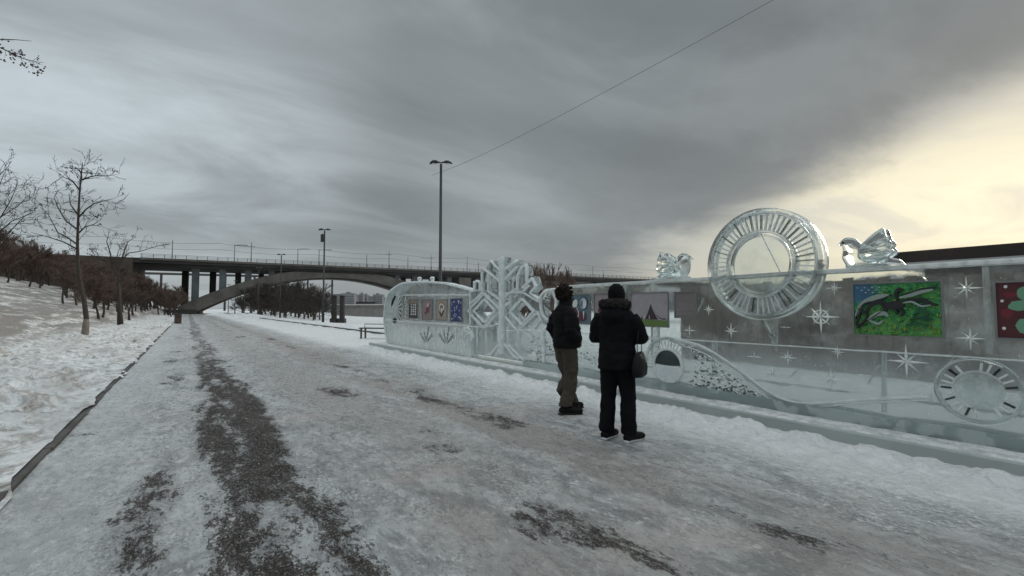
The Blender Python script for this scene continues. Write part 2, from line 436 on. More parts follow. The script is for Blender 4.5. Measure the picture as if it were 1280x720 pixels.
# ------------------------------------------------------------------ terrain
def sst(x, a, b):
    t = (x-a)/(b-a); t = 0 if t < 0 else 1 if t > 1 else t; return t*t*(3-2*t)
def fbm(x, y, o=4, l=2.1):
    s = 0; a = 1.0; t = 0
    for i in range(o):
        s += a*noise.noise(Vector((x, y, i*9.1))); t += a; a *= .5; x *= l; y *= l
    return s/t
KERB_X, RIGHT_KERB, PLX, WX = -1.12, 9.15, 5.98, 6.40
END_Y = W(474, 430, WX)[0]
def path_h(x, y):
    h = .008*fbm(x*.9, y*.6, 3) + .004*fbm(x*5, y*4, 2)
    if y < 26:
        k = sst(x, 4.9, 5.6)*sst(y, END_Y+1.2, END_Y-.5)
        if k > 0:
            lump = max(0, fbm(x*3.0, y*3.0, 5)+.10)
            h += k*(.015 + .30*lump*(1-.6*sst(x, 5.75, 5.98)) + .05*max(0, fbm(x*9, y*9, 3)))
    if x < -.6: h += sst(x, -.8, -1.12)*(.02+.05*max(0, fbm(x*3, y*1.4, 3)))
    if x > 8.6: h += sst(x, 8.6, 9.15)*.1*max(0, .5+fbm(x, y*.5, 3))
    return h
def side_h(x, y):
    d = KERB_X-.055-x
    if d < 0: d = 0
    prof = .072 + .28*sst(d, 0, 2.6) + .05*sst(d, 2.2, 3.2)
    if d > 2.3: prof += .36*(d-2.3)*sst(d, 2.3, 5.0)
    if d > 14.5: prof -= .24*(d-14.5)
    if prof < .06: prof = .06
    rough = sst(d, .05, .5)*(1-.80*sst(d, 2.6, 4.2))*(.35+1.25*sst(fbm(x*.55+9, y*.35, 3), -.25, .35))
    r = fbm(x*1.5, y*1.3, 5)
    lum = abs(fbm(x*3.1+5, y*2.4, 3))
    ed = .022*fbm(x*3, y*1.6, 3)*sst(d, -.01, .02)
    return prof + ed + rough*(.20*r + .26*min(.22, max(0, lum-.08)) + .09*fbm(x*6, y*4, 3)) + .10*sst(d, 3, 8)*fbm(x*.3, y*.12, 3)
def river_side_h(x, y):
    h = .12 + .10*fbm(x*.35, y*.3, 4) + .05*fbm(x*1.5, y*1.5, 3)
    h += .10*sst(x, 9.15, 9.9)*(1-sst(x, 10.2, 12))
    if x > 24: h -= (x-24)*.10*sst(x, 24, 32)
    return max(h, -5.2)
def grid(name, xs, ys, hf, mat, kind='structure'):
    vs = [(x, y, hf(x, y)) for y in ys for x in xs]; n = len(xs)
    fs = [(j*n+i, j*n+i+1, (j+1)*n+i+1, (j+1)*n+i) for j in range(len(ys)-1) for i in range(n-1)]
    me = bpy.data.meshes.new(name); me.from_pydata(vs, [], fs); me.materials.append(mat)
    me.polygons.foreach_set('use_smooth', [True]*len(fs)); me.update()
    o = bpy.data.objects.new(name, me); col.objects.link(o); o['kind'] = kind
    return o
def steps(*segs):
    out = []
    for a, b, s in segs:
        k = max(1, round((b-a)/s)); out += [a+(b-a)*i/k for i in range(k)]
    return out+[segs[-1][1]]
ys = steps((-8, -1, .7), (-1, 9, .06), (9, 22, .13), (22, 50, .5), (50, 260, 3))
grid('path', steps((KERB_X, 4.8, .12), (4.8, 6.3, .05), (6.3, RIGHT_KERB, .2)), ys, path_h, PATH)
grid('snowy_bank', steps((-70, -20, 3), (-20, -6, .5), (-6, -4.0, .16), (-4.0, KERB_X-.055, .055)), steps((-8, 1, .6), (1, 14, .065), (14, 30, .16), (30, 70, .7), (70, 260, 4)), side_h, SNOW_DIRTY)
grid('riverside_ground', steps((RIGHT_KERB, 12, .2), (12, 30, .8), (30, 90, 4)), steps((-60, -8, 4), (-8, 20, .3), (20, 60, 1), (60, 360, 5)), river_side_h, SNOW)
b = MB(); b.add([(-4000, -1500, -5.0), (6000, -1500, -5.0), (6000, 7000, -5.0), (-4000, 7000, -5.0)], [(0, 1, 2, 3)])
tag(b.build('frozen_river', SNOW_CLEAN, fix=False), kind='structure')
# kerb, low dark stone, uneven snow lying against it
b = MB(); vs = []
rk = random.Random(6); y = -5.0
while y < 45:
    L = rk.uniform(.92, 1.02); dx, dzz = rk.uniform(-.012, .006), rk.uniform(-.010, .010)
    b.box(KERB_X-.15, KERB_X+.012+dx, y+.006, y+L-.006, -.05, .052+dzz); y += L
kys = steps((45, 50, 2), (50, 230, 4))
for y in kys:
    t = .052+.016*fbm(y*1.7, 3, 3)
    for x, z in ((KERB_X+.012, -.05), (KERB_X+.012, t), (KERB_X-.15, t), (KERB_X-.15, -.05)): vs.append((x+.008*fbm(y*2, x, 2), y, z))
b.add(vs, [(i*4+k, i*4+k+1, i*4+k+5, i*4+k+4) for i in range(len(kys)-1) for k in range(3)])
tag(b.build('kerb', KERB, bevel=.012), kind='structure')
for v in bpy.data.objects['snowy_bank'].data.vertices:
    if v.co.x > KERB_X-.26 and v.co.y < 60:
        s_ = min(.34, max(0, fbm(v.co.y*.9, 7.7, 3)+.03))*sst(v.co.x, KERB_X-.26, KERB_X-.055); v.co.x += .30*s_; v.co.z -= .16*max(0, s_-.15)
b = MB(); b.box(RIGHT_KERB-.02, RIGHT_KERB+.13, END_Y+2, 200, -.05, .13); tag(b.build('kerb', KERB, bevel=.01), kind='structure')
# far bank hills
def hills(name, az0, az1, dist, h0, seed, mat, deep=300):
    vs = []; n = 90
    for i in range(n+1):
        a = R(az0+(az1-az0)*i/n)
        for k, (dd, hh) in enumerate(((0, 0), (.25, .55), (.5, 1.0), (1.0, .5))):
            h = h0*hh*(.75+.7*fbm(i*.06+seed, k*.7, 4)+.10*fbm(i*.7+seed, k, 3)); r = dist+deep*dd
            vs.append((math.sin(a)*r, math.cos(a)*r, -6+max(h, 2)))
    b = MB(); b.add(vs, [(i*4+k, i*4+k+1, (i+1)*4+k+1, (i+1)*4+k) for i in range(n) for k in range(3)])
    return tag(b.build(name, mat, smooth=True), kind='structure')
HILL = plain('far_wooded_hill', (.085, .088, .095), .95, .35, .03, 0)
HILL2 = plain('far_hill', (.21, .215, .225), .95, .2, .01, 0)  # lighter grey, distance haze put into the colour
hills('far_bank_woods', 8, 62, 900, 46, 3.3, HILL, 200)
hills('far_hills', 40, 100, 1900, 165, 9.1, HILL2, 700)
# ------------------------------------------------------------------ bridge
BO = Vector((-4.0, 160.0, 0)); BU = Vector((184, -19.4, 0)).normalized(); BN = Vector((-BU.y, BU.x, 0))
def BP(px, py):
    d = ray(px, py); t = (BO-CAM).dot(BN)/d.dot(BN); p = CAM+d*t; return ((p-BO).dot(BU), p.z)
BM = Matrix((BU, BN, Vector((0, 0, 1)))).transposed().to_4x4(); BM.translation = BO
zs = [BP(x, y)[1] for x, y in ((215, 325), (500, 334), (815, 350))]
print('deck z', zs)
DZ = 15.5
tf0 = BP(235, 383)[0]; tcr = BP(424, 346)[0]; zcr = BP(424, 346)[1]; span = 2*(tcr-tf0)
print('arch', tf0, tcr, zcr, span)
bridge = empty('arch_bridge', tuple(BO), math.atan2(BU.y, BU.x), 'long dark concrete arch bridge crossing over the far end of the path', 'bridge')
WD = 20.0
def bx(name, mat, t0, t1, n0, n1, z0, z1, parent=None, bev=0):
    b = MB(); b.box(t0, t1, n0, n1, z0, z1); return b.build(name, mat, parent or bridge, bevel=bev)
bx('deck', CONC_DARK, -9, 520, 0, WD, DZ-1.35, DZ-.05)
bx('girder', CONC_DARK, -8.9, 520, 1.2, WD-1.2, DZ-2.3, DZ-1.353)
bx('fascia', CONC, -6.9, 520, -.35, -.003, DZ-.55, DZ+.06)
b = MB()
for zz in (.35, .7, 1.05): b.box(-6.9, 520, -.25, -.17, DZ+zz-.04, DZ+zz+.04)
t = -6.5
while t < 520: b.box(t-.06, t+.06, -.27, -.15, DZ+.06, DZ+1.1); t += 2.5
b.build('railing', METAL_BLACK, bridge)
b = MB()
for zz in (.35, .7, 1.05): b.box(-6.9, 520, WD-.25, WD-.17, DZ+zz-.04, DZ+zz+.04)
t = -6.5
while t < 520: b.box(t-.06, t+.06, WD-.27, WD-.15, DZ-.05, DZ+1.1); t += 2.5
b.build('railing', METAL_BLACK, bridge)
def arch(tc, half, n0, n1):
    K = 40; lo = []; hi = []
    for i in range(K+1):
        q = -1+2*i/K
        lo.append((tc+half*q, (zcr+.5)*(1-q*q) - .5))
        hi.append((tc+(half+3.0)*q, (DZ-1.0-1.8)*(1-q*q)+1.8 if abs(q) < 1 else 1.8))
    b = MB(); vs = []
    for (a, z), (a2, z2) in zip(lo, hi):
        vs += [(a, n0, z), (a2, n0, min(z2, DZ-2.32)), (a2, n1, min(z2, DZ-2.32)), (a, n1, z)]
    fs = [(i*4+k, i*4+(k+1) % 4, i*4+4+(k+1) % 4, i*4+4+k) for i in range(K) for k in range(4)]
    fs += [(0, 1, 2, 3), (K*4+3, K*4+2, K*4+1, K*4)]
    b.add(vs, fs); return b.build('arch_rib', CONC, bridge)
for k in range(2):
    tc = tcr + k*(span+9)
    for n0, n1 in ((.8, 6.0), (14, 19.2)): arch(tc, span/2, n0, n1)
def ext(tc, t):
    q = (t-tc)/(span/2+3.0); return min((DZ-2.8)*(1-q*q)+1.8, DZ-2.32)
ts = [BP(x, 340)[0] for x in (243.5, 278, 310.5, 340)]
def far_t(px):
    dd = ray(px, 340); q = (BO+BN*16.4-CAM).dot(BN)/dd.dot(BN); return (CAM+dd*q-BO).dot(BU)
far = dict(zip(ts, [far_t(x) for x in (232, 266.5, 298, 326.5)]))
for k in range(2):
    tc = tcr + k*(span+9)
    for t in ts:
        for tt in (t, 2*tcr-t):
            tt += tc-tcr
            for n0, n1, mt in ((1.6, 3.2, CONC_COL), (15.6, 17.2, CONC_DARK)):  # far columns get darker concrete, shade put into their colour
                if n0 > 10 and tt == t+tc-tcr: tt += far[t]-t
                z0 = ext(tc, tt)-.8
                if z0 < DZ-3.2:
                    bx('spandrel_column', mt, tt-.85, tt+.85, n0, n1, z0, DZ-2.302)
for k in range(3):
    tp = tcr+span/2+4.5+(k-1)*(span+9)
    if k == 0: continue
    bx('pier', CONC, tp-2.4, tp+2.4, .5, WD-.5, -6, DZ-2.302)
bx('arch_footing', CONC_DARK, tf0-7, tf0+2, .3, WD-.3, -3, 1.3)
bx('abutment', plain('brown_abutment_concrete', (.075, .058, .047), .9, .3, .2, .3, 2), -75, -9.01, -.2, WD+.2, -6, DZ-.25)
bx('wing_wall', bpy.data.materials['brown_abutment_concrete'], -75, -8.3, -.9, -.36, -6, DZ-.15)
# thin second bridge far behind, seen between the columns
fb = empty('far_bridge', (0, 0, 0), 0, 'thin straight bridge far behind, seen between the columns of the arch bridge', 'bridge')
p0 = AT(180, 341.5, 420); p1 = AT(430, 348, 520)
b = MB(); b.tube([p0, p1], 1.1, 4); b.build('deck', CONC_DARK, fb)
for i in range(7):
    q = p0.lerp(p1, (i+.5)/7); b = MB(); b.tube([(q.x, q.y, -6), (q.x, q.y, q.z-1)], 1.0, 6); b.build('pier', CONC_DARK, fb)
# masts and lamps on the bridge deck
masts = [(216, 300, 0), (293.5, 306, 1), (314.5, 303, 2), (372.5, 311, 1), (399, 312, 1), (458.5, 318, 0), (486.5, 314, 2), (510, 321, 0), (539, 319, 2), (584, 321, 0), (598, 328, 0), (741, 333, 2), (754, 338, 0)]
nm = ['first', 'second', 'third', 'fourth', 'fifth', 'sixth', 'seventh', 'eighth', 'ninth', 'tenth', 'eleventh', 'twelfth', 'thirteenth', 'fourteenth', 'fifteenth']
for i, (px, py, kd) in enumerate(masts):
    nn = 1.0 if i % 2 == 0 else WD-1.0
    dd = ray(px, py); tt = (BO+BN*nn-CAM).dot(BN)/dd.dot(BN); p = CAM+dd*tt
    m = empty('bridge_mast', (p.x, p.y, DZ-.05), math.atan2(BU.y, BU.x), f'{nm[i]} thin mast from the left standing on the bridge deck' + ('' if kd == 0 else ' with a short lamp arm' if kd == 1 else ' with a crossbar'), 'mast', 'masts along the bridge deck')
    h = p.z-DZ+.05
    b = MB(); b.tube([(0, 0, 0), (0, 0, h)], [.16, .10], 6); b.build('pole', METAL_GREY, m)
    if kd == 1:
        b = MB(); b.tube([(0, 0, h-.2), (1.6, 0, h+.1), (3.2, 0, h+.1)], .09, 5); b.box(2.6, 3.8, -.2, .2, h, h+.16); b.build('lamp_arm', METAL_GREY, m)
    if kd == 2:
        b = MB(); b.tube([(-3.8, 0, h-1.2), (1.0, 0, h-1.2)], .07, 5); b.build('crossbar', METAL_GREY, m)
wb = empty('bridge_wire', (0, 0, 0), 0, 'thin catenary wires strung between the masts above the bridge', 'wire')
for z0, n0 in ((5.6, 4), (5.0, 15)):
    pts = []
    for i in range(60):
        t = -70+i*4.5; q = (i % 6)/6
        p = BO+BU*t+BN*n0; pts.append((p.x, p.y, DZ+z0-.7*4*q*(1-q)))
    b = MB(); b.tube(pts, .035, 4); b.build('cable', METAL_BLACK, wb)

# ------------------------------------------------------------------ overhead cable
a = AT(1010, -22, 14); c = AT(962, 5.5, 17); e2 = AT(512, 234, 150)
b = MB(); pts = []
far = AT(540, 219, 62); near = AT(1060, -52, 11)
for i in range(41):
    q = i/40; p = near.lerp(far, q); p.z -= .5*4*q*(1-q); pts.append(p)
b.tube(pts, [.006+.016*i/40 for i in range(41)], 5)
tag(b.build('overhead_cable', METAL_BLACK), 'thin dark cable running across the cloudy sky to the tall lamp post', 'cable')

# ------------------------------------------------------------------ lamp posts
PX = 10.85
def post_at(px):
    d = ray(px, 386); t = PX/d.x; return t*d.y
def lamp_post(name, y, h, label, box=False, x=PX, heads=True):
    z0 = .10
    o = empty(name, (x, y, z0), 0, label, 'lamp post', 'black lamp posts along the riverside')
    b = MB(); b.tube([(0, 0, -.2), (0, 0, 1.2), (0, 0, 1.25), (0, 0, h-.15)], [.125, .125, .095, .065], 12); b.build('pole', METAL_BLACK, o, True)
    b = MB(); b.tube([(0, 0, -.15), (0, 0, .05), (0, 0, .1)], [.22, .22, .15], 12); b.build('base', METAL_BLACK, o)
    for s in (-1, 1):
        hd = MB()
        pts = [Vector((math.cos(YAW)*s, -math.sin(YAW)*s, 0))*r for r in (.0, .14, .26, .40, .52, .62)]
        zz = [0, .03, .05, .035, -.005, -.06]
        rr = [(.03, .03), (.05, .045), (.15, .085), (.19, .085), (.13, .055), (.02, .012)]
        hd.tube([p+Vector((0, 0, h-.08+z)) for p, z in zip(pts, zz)], [(r[0], r[1]) if 0 else (r[1], r[0]) for r in rr], 12)
        k = hd.build('lamp_head', METAL_BLACK, o, True)
        q = MB(); q.ball((pts[3].x*.95, pts[3].y*.95, h-.135), (.12, .12, .03), 6); q.build('lens', LENS, k, True)
    if box:
        b = MB(); b.box(-.34, -.1, -.14, .14, h-1.3, h-.55); b.tube([(-.22, 0, h-.55), (-.1, 0, h-.5)], .03, 6); b.build('speaker_box', METAL_BLACK, o, bevel=.02)
    return o
y1 = post_at(550); y2 = post_at(404); gap = y2-y1
print('posts', y1, y2)
LH = 9.25
lamp_post('lamp_post', y1, LH, 'tallest black twin-headed lamp post rising right behind the ice wall')
lamp_post('lamp_post', y2, LH, 'black twin-headed lamp post with a box near its top, left of the ice wall', True)
nxt = ['third lamp post from the ice wall, in front of the bare round trees', 'fourth lamp post from the ice wall, slim against the bridge arch', 'fifth lamp post from the ice wall, under the bridge arch', 'sixth lamp post from the ice wall, small below the arch', 'seventh lamp post from the ice wall, tiny at the end of the row']
for i in range(5): lamp_post('lamp_post', y2+gap*(i+1), LH, nxt[i])

# ------------------------------------------------------------------ riverside things
def gz(x, y): return river_side_h(x, y)
# bench
p = G(452, 420.5, .1); bo = empty('bench', (p.x, p.y, .08), R(-52), 'low dark backless bench on snow beside the left end of the ice wall', 'bench')
WOOD = plain('dark_wet_wood', (.035, .028, .023), .7, .4, 6, .3, 30)
b = MB()
for k in range(4): b.box(-.02, 1.75, -.22+k*.115, -.12+k*.115, .42, .47)
b.build('seat', WOOD, bo, bevel=.006)
for xx in (.1, 1.6):
    for yy in (-.18, .18):
        b = MB(); b.box(xx-.035, xx+.035, yy-.035, yy+.035, -.1, .417); b.build('leg', METAL_BLACK, bo)
b = MB(); b.tube([(0, .26, .3), (0, .26, .64), (1.7, .26, .64), (1.7, .26, .3)], .02, 6); b.build('armrail', METAL_BLACK, bo)
# two dark pillars
STONE = plain('dark_pillar_stone', (.03, .026, .024), .8, .4, 3)
for px, lb in ((417.5, 'left of two dark square pillars beside the lamp post'), (427.5, 'right of two dark square pillars beside the lamp post')):
    q = G(px, 403.5, .1); z = gz(q.x, q.y)
    o = empty('pillar', (q.x, q.y, z), YAW*-1, lb, 'pillar', 'two dark pillars')
    b = MB(); b.box(-.21, .21, -.21, .21, -.2, 2.62); b.build('shaft', STONE, o, bevel=.02)
    b = MB(); b.box(-.25, .25, -.25, .25, 2.622, 2.72); b.build('cap', STONE, o, bevel=.02)
    b = MB(); b.box(-.32, .32, -.32, .32, -.2, .42); b.build('base', STONE, o, bevel=.02)
q = G(424, 403, .1); b = MB(); b.ball((q.x, q.y-.2, gz(q.x, q.y)+.16), (.30, .26, .22), 8)
tag(b.build('boulder', STONE, smooth=True), 'round dark boulder on the snow at the foot of the pillars', 'boulder')
# litter bin
q = Vector((KERB_X+.35, 0, 0)); d = ray(222.5, 399.5); yb = 58.0
bxx = CAM.x+d.x/d.y*yb
o = empty('litter_bin', (bxx, yb, 0), 0, 'brown square litter bin at the left edge of the path', 'litter bin')
BINM = plain('brown_bin', (.075, .045, .038), .6, .3, 5)
b = MB(); b.box(-.30, .30, -.30, .30, .06, .95); b.build('body', BINM, o, bevel=.03)
b = MB(); b.box(-.34, .34, -.34, .34, .952, 1.03); b.build('lid', METAL_BLACK, o, bevel=.02)
b = MB(); b.box(-.26, .26, -.26, .26, -.03, .058); b.build('foot', METAL_BLACK, o)
b = MB(); b.box(-.18, .18, -.31, -.303, .62, .80); b.build('slot', METAL_BLACK, o)
# shovelled snow heaps
def heap(px, py, r, h, label, seed):
    q = G(px, py); b = MB(); n = 28; vs = []; fs = []
    for i in range(9):
        rr = r*(i/8)
        for k in range(n):
            a = 2*math.pi*k/n; x, y = math.cos(a)*rr*1.3, math.sin(a)*rr
            z = h*math.cos(i/8*math.pi/2)**1.2*(1+.6*fbm(x*1.2/r+seed, y*1.2/r, 3))-.04
            vs.append((q.x+x, q.y+y, z))
    for i in range(8):
        for k in range(n): fs.append((i*n+k, i*n+(k+1) % n, (i+1)*n+(k+1) % n, (i+1)*n+k))
    b.add(vs, fs); tag(b.build('snow_heap', SNOW, smooth=True), label, 'snow heap', 'shovelled snow heaps along the path')
heap(233, 391.5, 2.4, 1.0, 'snow heap at the far end of the path under the bridge', 1)
heap(272, 394, 2.2, .7, 'small snow heap at the right edge of the path, farthest of the row', 2)
heap(297, 396, 2.2, .7, 'snow heap under the bare trees, between two others of the row', 3)
heap(318, 398, 2.0, .75, 'snow heap nearest the third lamp post', 4)
# pale low pavilion beyond the bench
q = AT(450, 391, 118); pv_ = empty('pavilion', (q.x, q.y, -1.2), R(-38), 'low pale flat-roofed pavilion with snow on its roof, beyond the bench', 'building')
PAV = plain('pale_pavilion_wall', (.22, .21, .20), .85, .2, .8); PAVD = plain('dark_glazing', (.025, .025, .028), .3, .2, 2)
b = MB(); b.box(-7.5, 12, 0, 6, -2.5, 3.4); b.build('wall', PAV, pv_)
b = MB(); b.box(-8, 12.5, -.5, 6.5, 3.402, 3.75); rf = b.build('roof', PAV, pv_)
b = MB(); b.box(-8.02, 12.52, -.52, 6.52, 3.752, 3.9); b.build('roof_snow', SNOW_CLEAN, rf)
b = MB(); b.box(-1.5, 3.5, 1, 3, 3.902, 4.5); b.build('roof_hut', STONE, pv_)
for k in range(5):
    b = MB(); b.box(-7+k*3.9, -3.6+k*3.9, -.03, -.002, -1.8, .5); wdw = b.build('window', PAVD, pv_)
# far bank blocks
BLD = plain('far_block_wall', (.19, .195, .205), .9, .15, .1)
BLDW = plain('far_block_windows', (.09, .095, .10), .6, .2, .1)
for i, (x0, x1, yt, dist, lb) in enumerate(((427, 443, 366.5, 800, 'widest grey block on the far bank under the arch'), (449, 454, 367, 820, 'narrow grey tower block on the far bank, middle one'), (455, 459, 368.5, 830, 'narrowest grey tower block on the far bank, beside the middle one'), (466, 478, 368, 850, 'grey block on the far bank next to the end of the ice wall'))):
    a0 = AT(x0, yt, dist); a1 = AT(x1, yt, dist); wdt = (a1-a0).length
    o = empty('apartment_block', (a0.x, a0.y, -5), -YAW, lb, 'building', 'apartment blocks on the far bank')
    h = a0.z+5
    b = MB(); b.box(0, wdt, 0, 14, 0, h); b.build('wall', BLD, o)
    for f in range(int(h/4)-1):
        b = MB(); b.box(.6, wdt-.6, -.12, -.02, 3+f*4, 4.6+f*4); b.build('window_band', BLDW, o)
    b = MB(); b.box(wdt*.3, wdt*.55, 3, 9, h+.01, h+2.5); b.build('roof_hut', BLD, o)
# long dark flat-roofed building behind the right end of the wall
ra = ray(1118, 318.5); rb = ray(1280, 304.5); BX = 13.0
pa = CAM+ra*(BX/ra.x); pb = CAM+rb*(BX/rb.x); print('shed', pa, pb)
sh = empty('shed', (BX, 0, .1), 0, 'long dark flat-roofed building behind the right end of the ice wall', 'building')
SHED = plain('dark_brown_cladding', (.030, .021, .018), .6, .4, 1.5, .2, 12); 
zt = (pa.z+pb.z)/2-.1; zl = W(1200, 326, BX)[1]-.1; print(zt, zl)
b = MB(); b.box(-.4, 6.4, -14, pa.y, zl, zt); b.build('roof', SHED, sh)
b = MB(); b.box(-.42, 6.42, -14.02, pa.y+.02, zl-.10, zl-.003); b.build('eaves_trim', plain('pale_metal_trim', (.42, .43, .44), .5, .1, 4), sh)
b = MB(); b.box(0, 6, -13.5, pa.y-.5, -.3, zl-.103); b.build('wall', SHED, sh)
for k in range(4):
    b = MB(); b.box(-.06, -.003, pa.y-2.6-k*3.6, pa.y-1.0-k*3.6, .9, 1.9); b.build('window', PAVD, sh)
# board fence added behind the wall to darken what shows through the ice
fe = empty('added_board_fence', (11.0, 0, .1), 0, 'added dark brown board fence that darkens the clear ice wall from behind', 'fence')
FEN = plain('brown_boards', (.095, .078, .065), .85, .4, 1.2, .2, 10)
b = MB(); y = -8.0; k = 0
while y < 7.6:
    b.box(-.02, .02, y, y+.19, -.2, 2.0+.03*math.sin(k*2.3)); y += .2; k += 1
b.build('boards', FEN, fe)
for k in range(7):
    b = MB(); b.box(.025, .12, -7.9+k*2.5, -7.8+k*2.5, -.3, 1.95); b.build('post', FEN, fe)
for z in (.35, 1.4):
    b = MB(); b.box(.022, .06, -8, 7.55, z, z+.1); b.build('rail', FEN, fe)
# ------------------------------------------------------------------ ice wall
X0 = WX; X1 = WX+.24
def w2(px, py, X=WX): return W(px, py, X)
ZT = w2(1000, 340)[1]; ZB = .15
print('wall top', w2(820, 349.5)[1], w2(1000, 340)[1], w2(1270, 327)[1], 'seam', w2(840, 424)[1], w2(1280, 450)[1], 'END', END_Y)
ZS = w2(1000, 433.5)[1]
YL = w2(697, 380)[0]; YR = -2.2
wall = empty('ice_wall', (0, 0, 0), 0, 'long clear carved ice wall holding framed pictures, right half of the installation', 'ice wall')
# slab with the two carved round openings
def circ(c, r, n=40, a0=0): return [(c[0]+r*math.cos(a0-2*math.pi*i/n), c[1]+r*math.sin(a0-2*math.pi*i/n)) for i in range(n)]
cA = w2(835, 457)
top = []
K = 60
for i in range(K+1):
    y = YL+(YR-YL)*i/K; top.append((y, ZT+.012*fbm(y*1.3, 1.7, 3)))
b = MB(); b.prism([[(YL, ZB), *top, (YR, ZB)]], X0, X1); b.build('slab', WALL_ICE, wall)
# frosted upper edge, courses and joints
b = MB()
for i in range(K):
    (a, za), (c, zc) = top[i], top[i+1]
    b.prism([[(a, za-.035), (a, za+.012), (c, zc+.012), (c, zc-.035)]], X0-.012, X1+.012)
b.build('top_edge', FROST, wall)
b = MB()
pts = [(YL+(YR-YL)*i/80, ZS+.006*fbm(i*.4, 5, 2)) for i in range(81)]
for p, q in zip(pts, pts[1:]): b.bar(p, q, .013+.009*abs(fbm(p[0]*3, 2, 2)), X0-.008, X0+.05)
b.build('course_joint', FROST, wall)
def joint(pa, pb, wd=.02, m=None):
    b = MB(); a, c = w2(*pa), w2(*pb); b.bar(a, c, wd, X0-.006, X0+.08); return b.build('block_joint', m or JOINT_ICE, wall)
joint((967, 398), (967, 431), .05); joint((892, 427), (892, 470), .055); joint((1104, 441), (1104, 515), .028, JOINT_ICE); joint((1231, 333), (1236, 442), .04, JOINT_ICE)
joint((815, 352), (815, 366), .11); joint((818, 409), (818, 448), .13); joint((780, 355), (779, 365), .03); joint((955, 400), (966, 420), .012, FROST)
# thicker bottom course
b = MB(); yb0 = YR; ptsb = []
n = 70
for i in range(n+1):
    y = YR+(YL+1.2-YR)*i/n; ptsb.append((y, .30+.05*fbm(y*.9, 3, 3)+.03*fbm(y*3, 3, 3)))
b.prism([[(YR, ZB-.04), *ptsb, (YL+1.2, ZB-.04)]], X0-.035, X1+.03); b.build('bottom_course', BASE_ICE, wall)

# stars cut into the wall: each with its rays as raised facets
def star(px, py, rpx, rays=8, kind='star', rot=0.0, sq=1.0):
    c = w2(px, py); r = rpx*.5/((px-234)*.1277)*1.0
    b = MB(); rnd = random.Random(px)
    for k in range(rays):
        a = rot+2*math.pi*k/rays; rr = r*(1.0 if k % 2 == 0 else .72)*rnd.uniform(.85, 1.15)
        if kind == 'cross': rr = r*(1 if k % 2 == 0 else .75)
        ca, sa = math.cos(a), math.sin(a)*sq; wd = r*.075
        t = Vector((X0-.002, c[0]+ca*rr, c[1]+sa*rr)); m0 = Vector((X0-.022, c[0]+ca*rr*.28, c[1]+sa*rr*.28)); cc = Vector((X0-.012, c[0], c[1]))
        l = Vector((X0-.002, c[0]+ca*rr*.25-sa*wd, c[1]+sa*rr*.25+ca*wd)); q = Vector((X0-.002, c[0]+ca*rr*.25+sa*wd, c[1]+sa*rr*.25-ca*wd))
        b.add([cc, l, t, q, m0], [(0, 1, 4), (1, 2, 4)], 0); b.add([cc, l, t, q, m0], [(2, 3, 4), (3, 0, 4), (0, 3, 2, 1)], k % 2)
    if kind == 'ringed': b.ring(c, r*.36, r*.43, X0-.012, X0+.004, 28)
    o = b.build('carved_star', [FROST, CUT_ICE], wall, fix=False)
    return o
for s in ((1043, 360, 17), (1026, 396, 42, 8, 'ringed'), (914, 414, 22), (886, 387, 16), (1208, 360, 28), (1213, 423, 30), (985, 447, 22), (1047, 440, 17), (1133, 452, 42), (1039, 474, 26), (966, 466, 18, 8), (862, 413, 19, 4, 'cross'), (943, 446, 19, 4, 'cross'), (983, 409, 16, 2, 'cross'), (1081, 469, 19, 2, 'cross'), (1070, 340, 5)):
    star(*s)
# wave of two raised ribs sweeping down to the right
def smooth_pts(pts, sub=8):
    out = []
    for i in range(len(pts)-1):
        p0 = pts[max(i-1, 0)]; p1 = pts[i]; p2 = pts[i+1]; p3 = pts[min(i+2, len(pts)-1)]
        for k in range(sub):
            t = k/sub
            out.append(tuple(.5*((2*p1[j])+(-p0[j]+p2[j])*t+(2*p0[j]-5*p1[j]+4*p2[j]-p3[j])*t*t+(-p0[j]+3*p1[j]-3*p2[j]+p3[j])*t**3) for j in (0, 1)))
    return out+[pts[-1]]
def rib(pxs, wd, x0=-.02, m=None, par=None, name='carved_wave'):
    b = MB(); P = smooth_pts([w2(*p) for p in pxs])
    b.tube([(X0+x0*.3, y, z) for y, z in P], [(wd*.5, .018)]*len(P), 6)
    return b.build(name, m or FROST, par or wall, True)
wv = [(838, 424.5), (858, 427), (880, 434), (905, 449), (932, 468), (958, 488), (980, 499), (1005, 504), (1040, 503), (1090, 499), (1165, 496)]
rib(wv, .038); rib([(x-3 if x < 1000 else x, y+6 - (0 if x < 1000 else 2)) for x, y in wv], .016); rib([(x, y+2.6) for x, y in wv[:8]], .030, m=CUT_ICE)
rib([(700, 428), (740, 426), (790, 424), (838, 424.5)], .014); rib([(700, 433), (750, 431), (800, 429)], .012)
# chiselled scales under the wave
rnd = random.Random(4); b = MB(); cnt = 0
while cnt < 520:
    px = rnd.uniform(706, 960); py = rnd.uniform(432, 496)
    lim = 436 if px < 815 else (428+ (px-838)*.10 if px < 860 else 442+(px-885)*.72)
    low = 452+(px-706)*.185+ (0 if px > 800 else -4)
    if py < lim+4 or py > low or (805 < px < 872 and (px-835)**2/34**2+(py-455)**2/34**2 < 1): continue
    y, z = w2(px, py); L = rnd.uniform(.03, .075); a = rnd.uniform(-.5, .5); h = rnd.uniform(.010, .020)
    u = Vector((0, math.cos(a), math.sin(a))); v_ = Vector((0, -math.sin(a), math.cos(a))); c = Vector((X0-.001, y, z))
    b.add([c-u*L*.5, c+v_*h, c+u*L*.5, c-v_*h, c+Vector((-.012, 0, 0))-v_*h*.4], [(0, 1, 4), (1, 2, 4), (2, 3, 4), (3, 0, 4)], rnd.choice((0, 0, 1)))
    cnt += 1
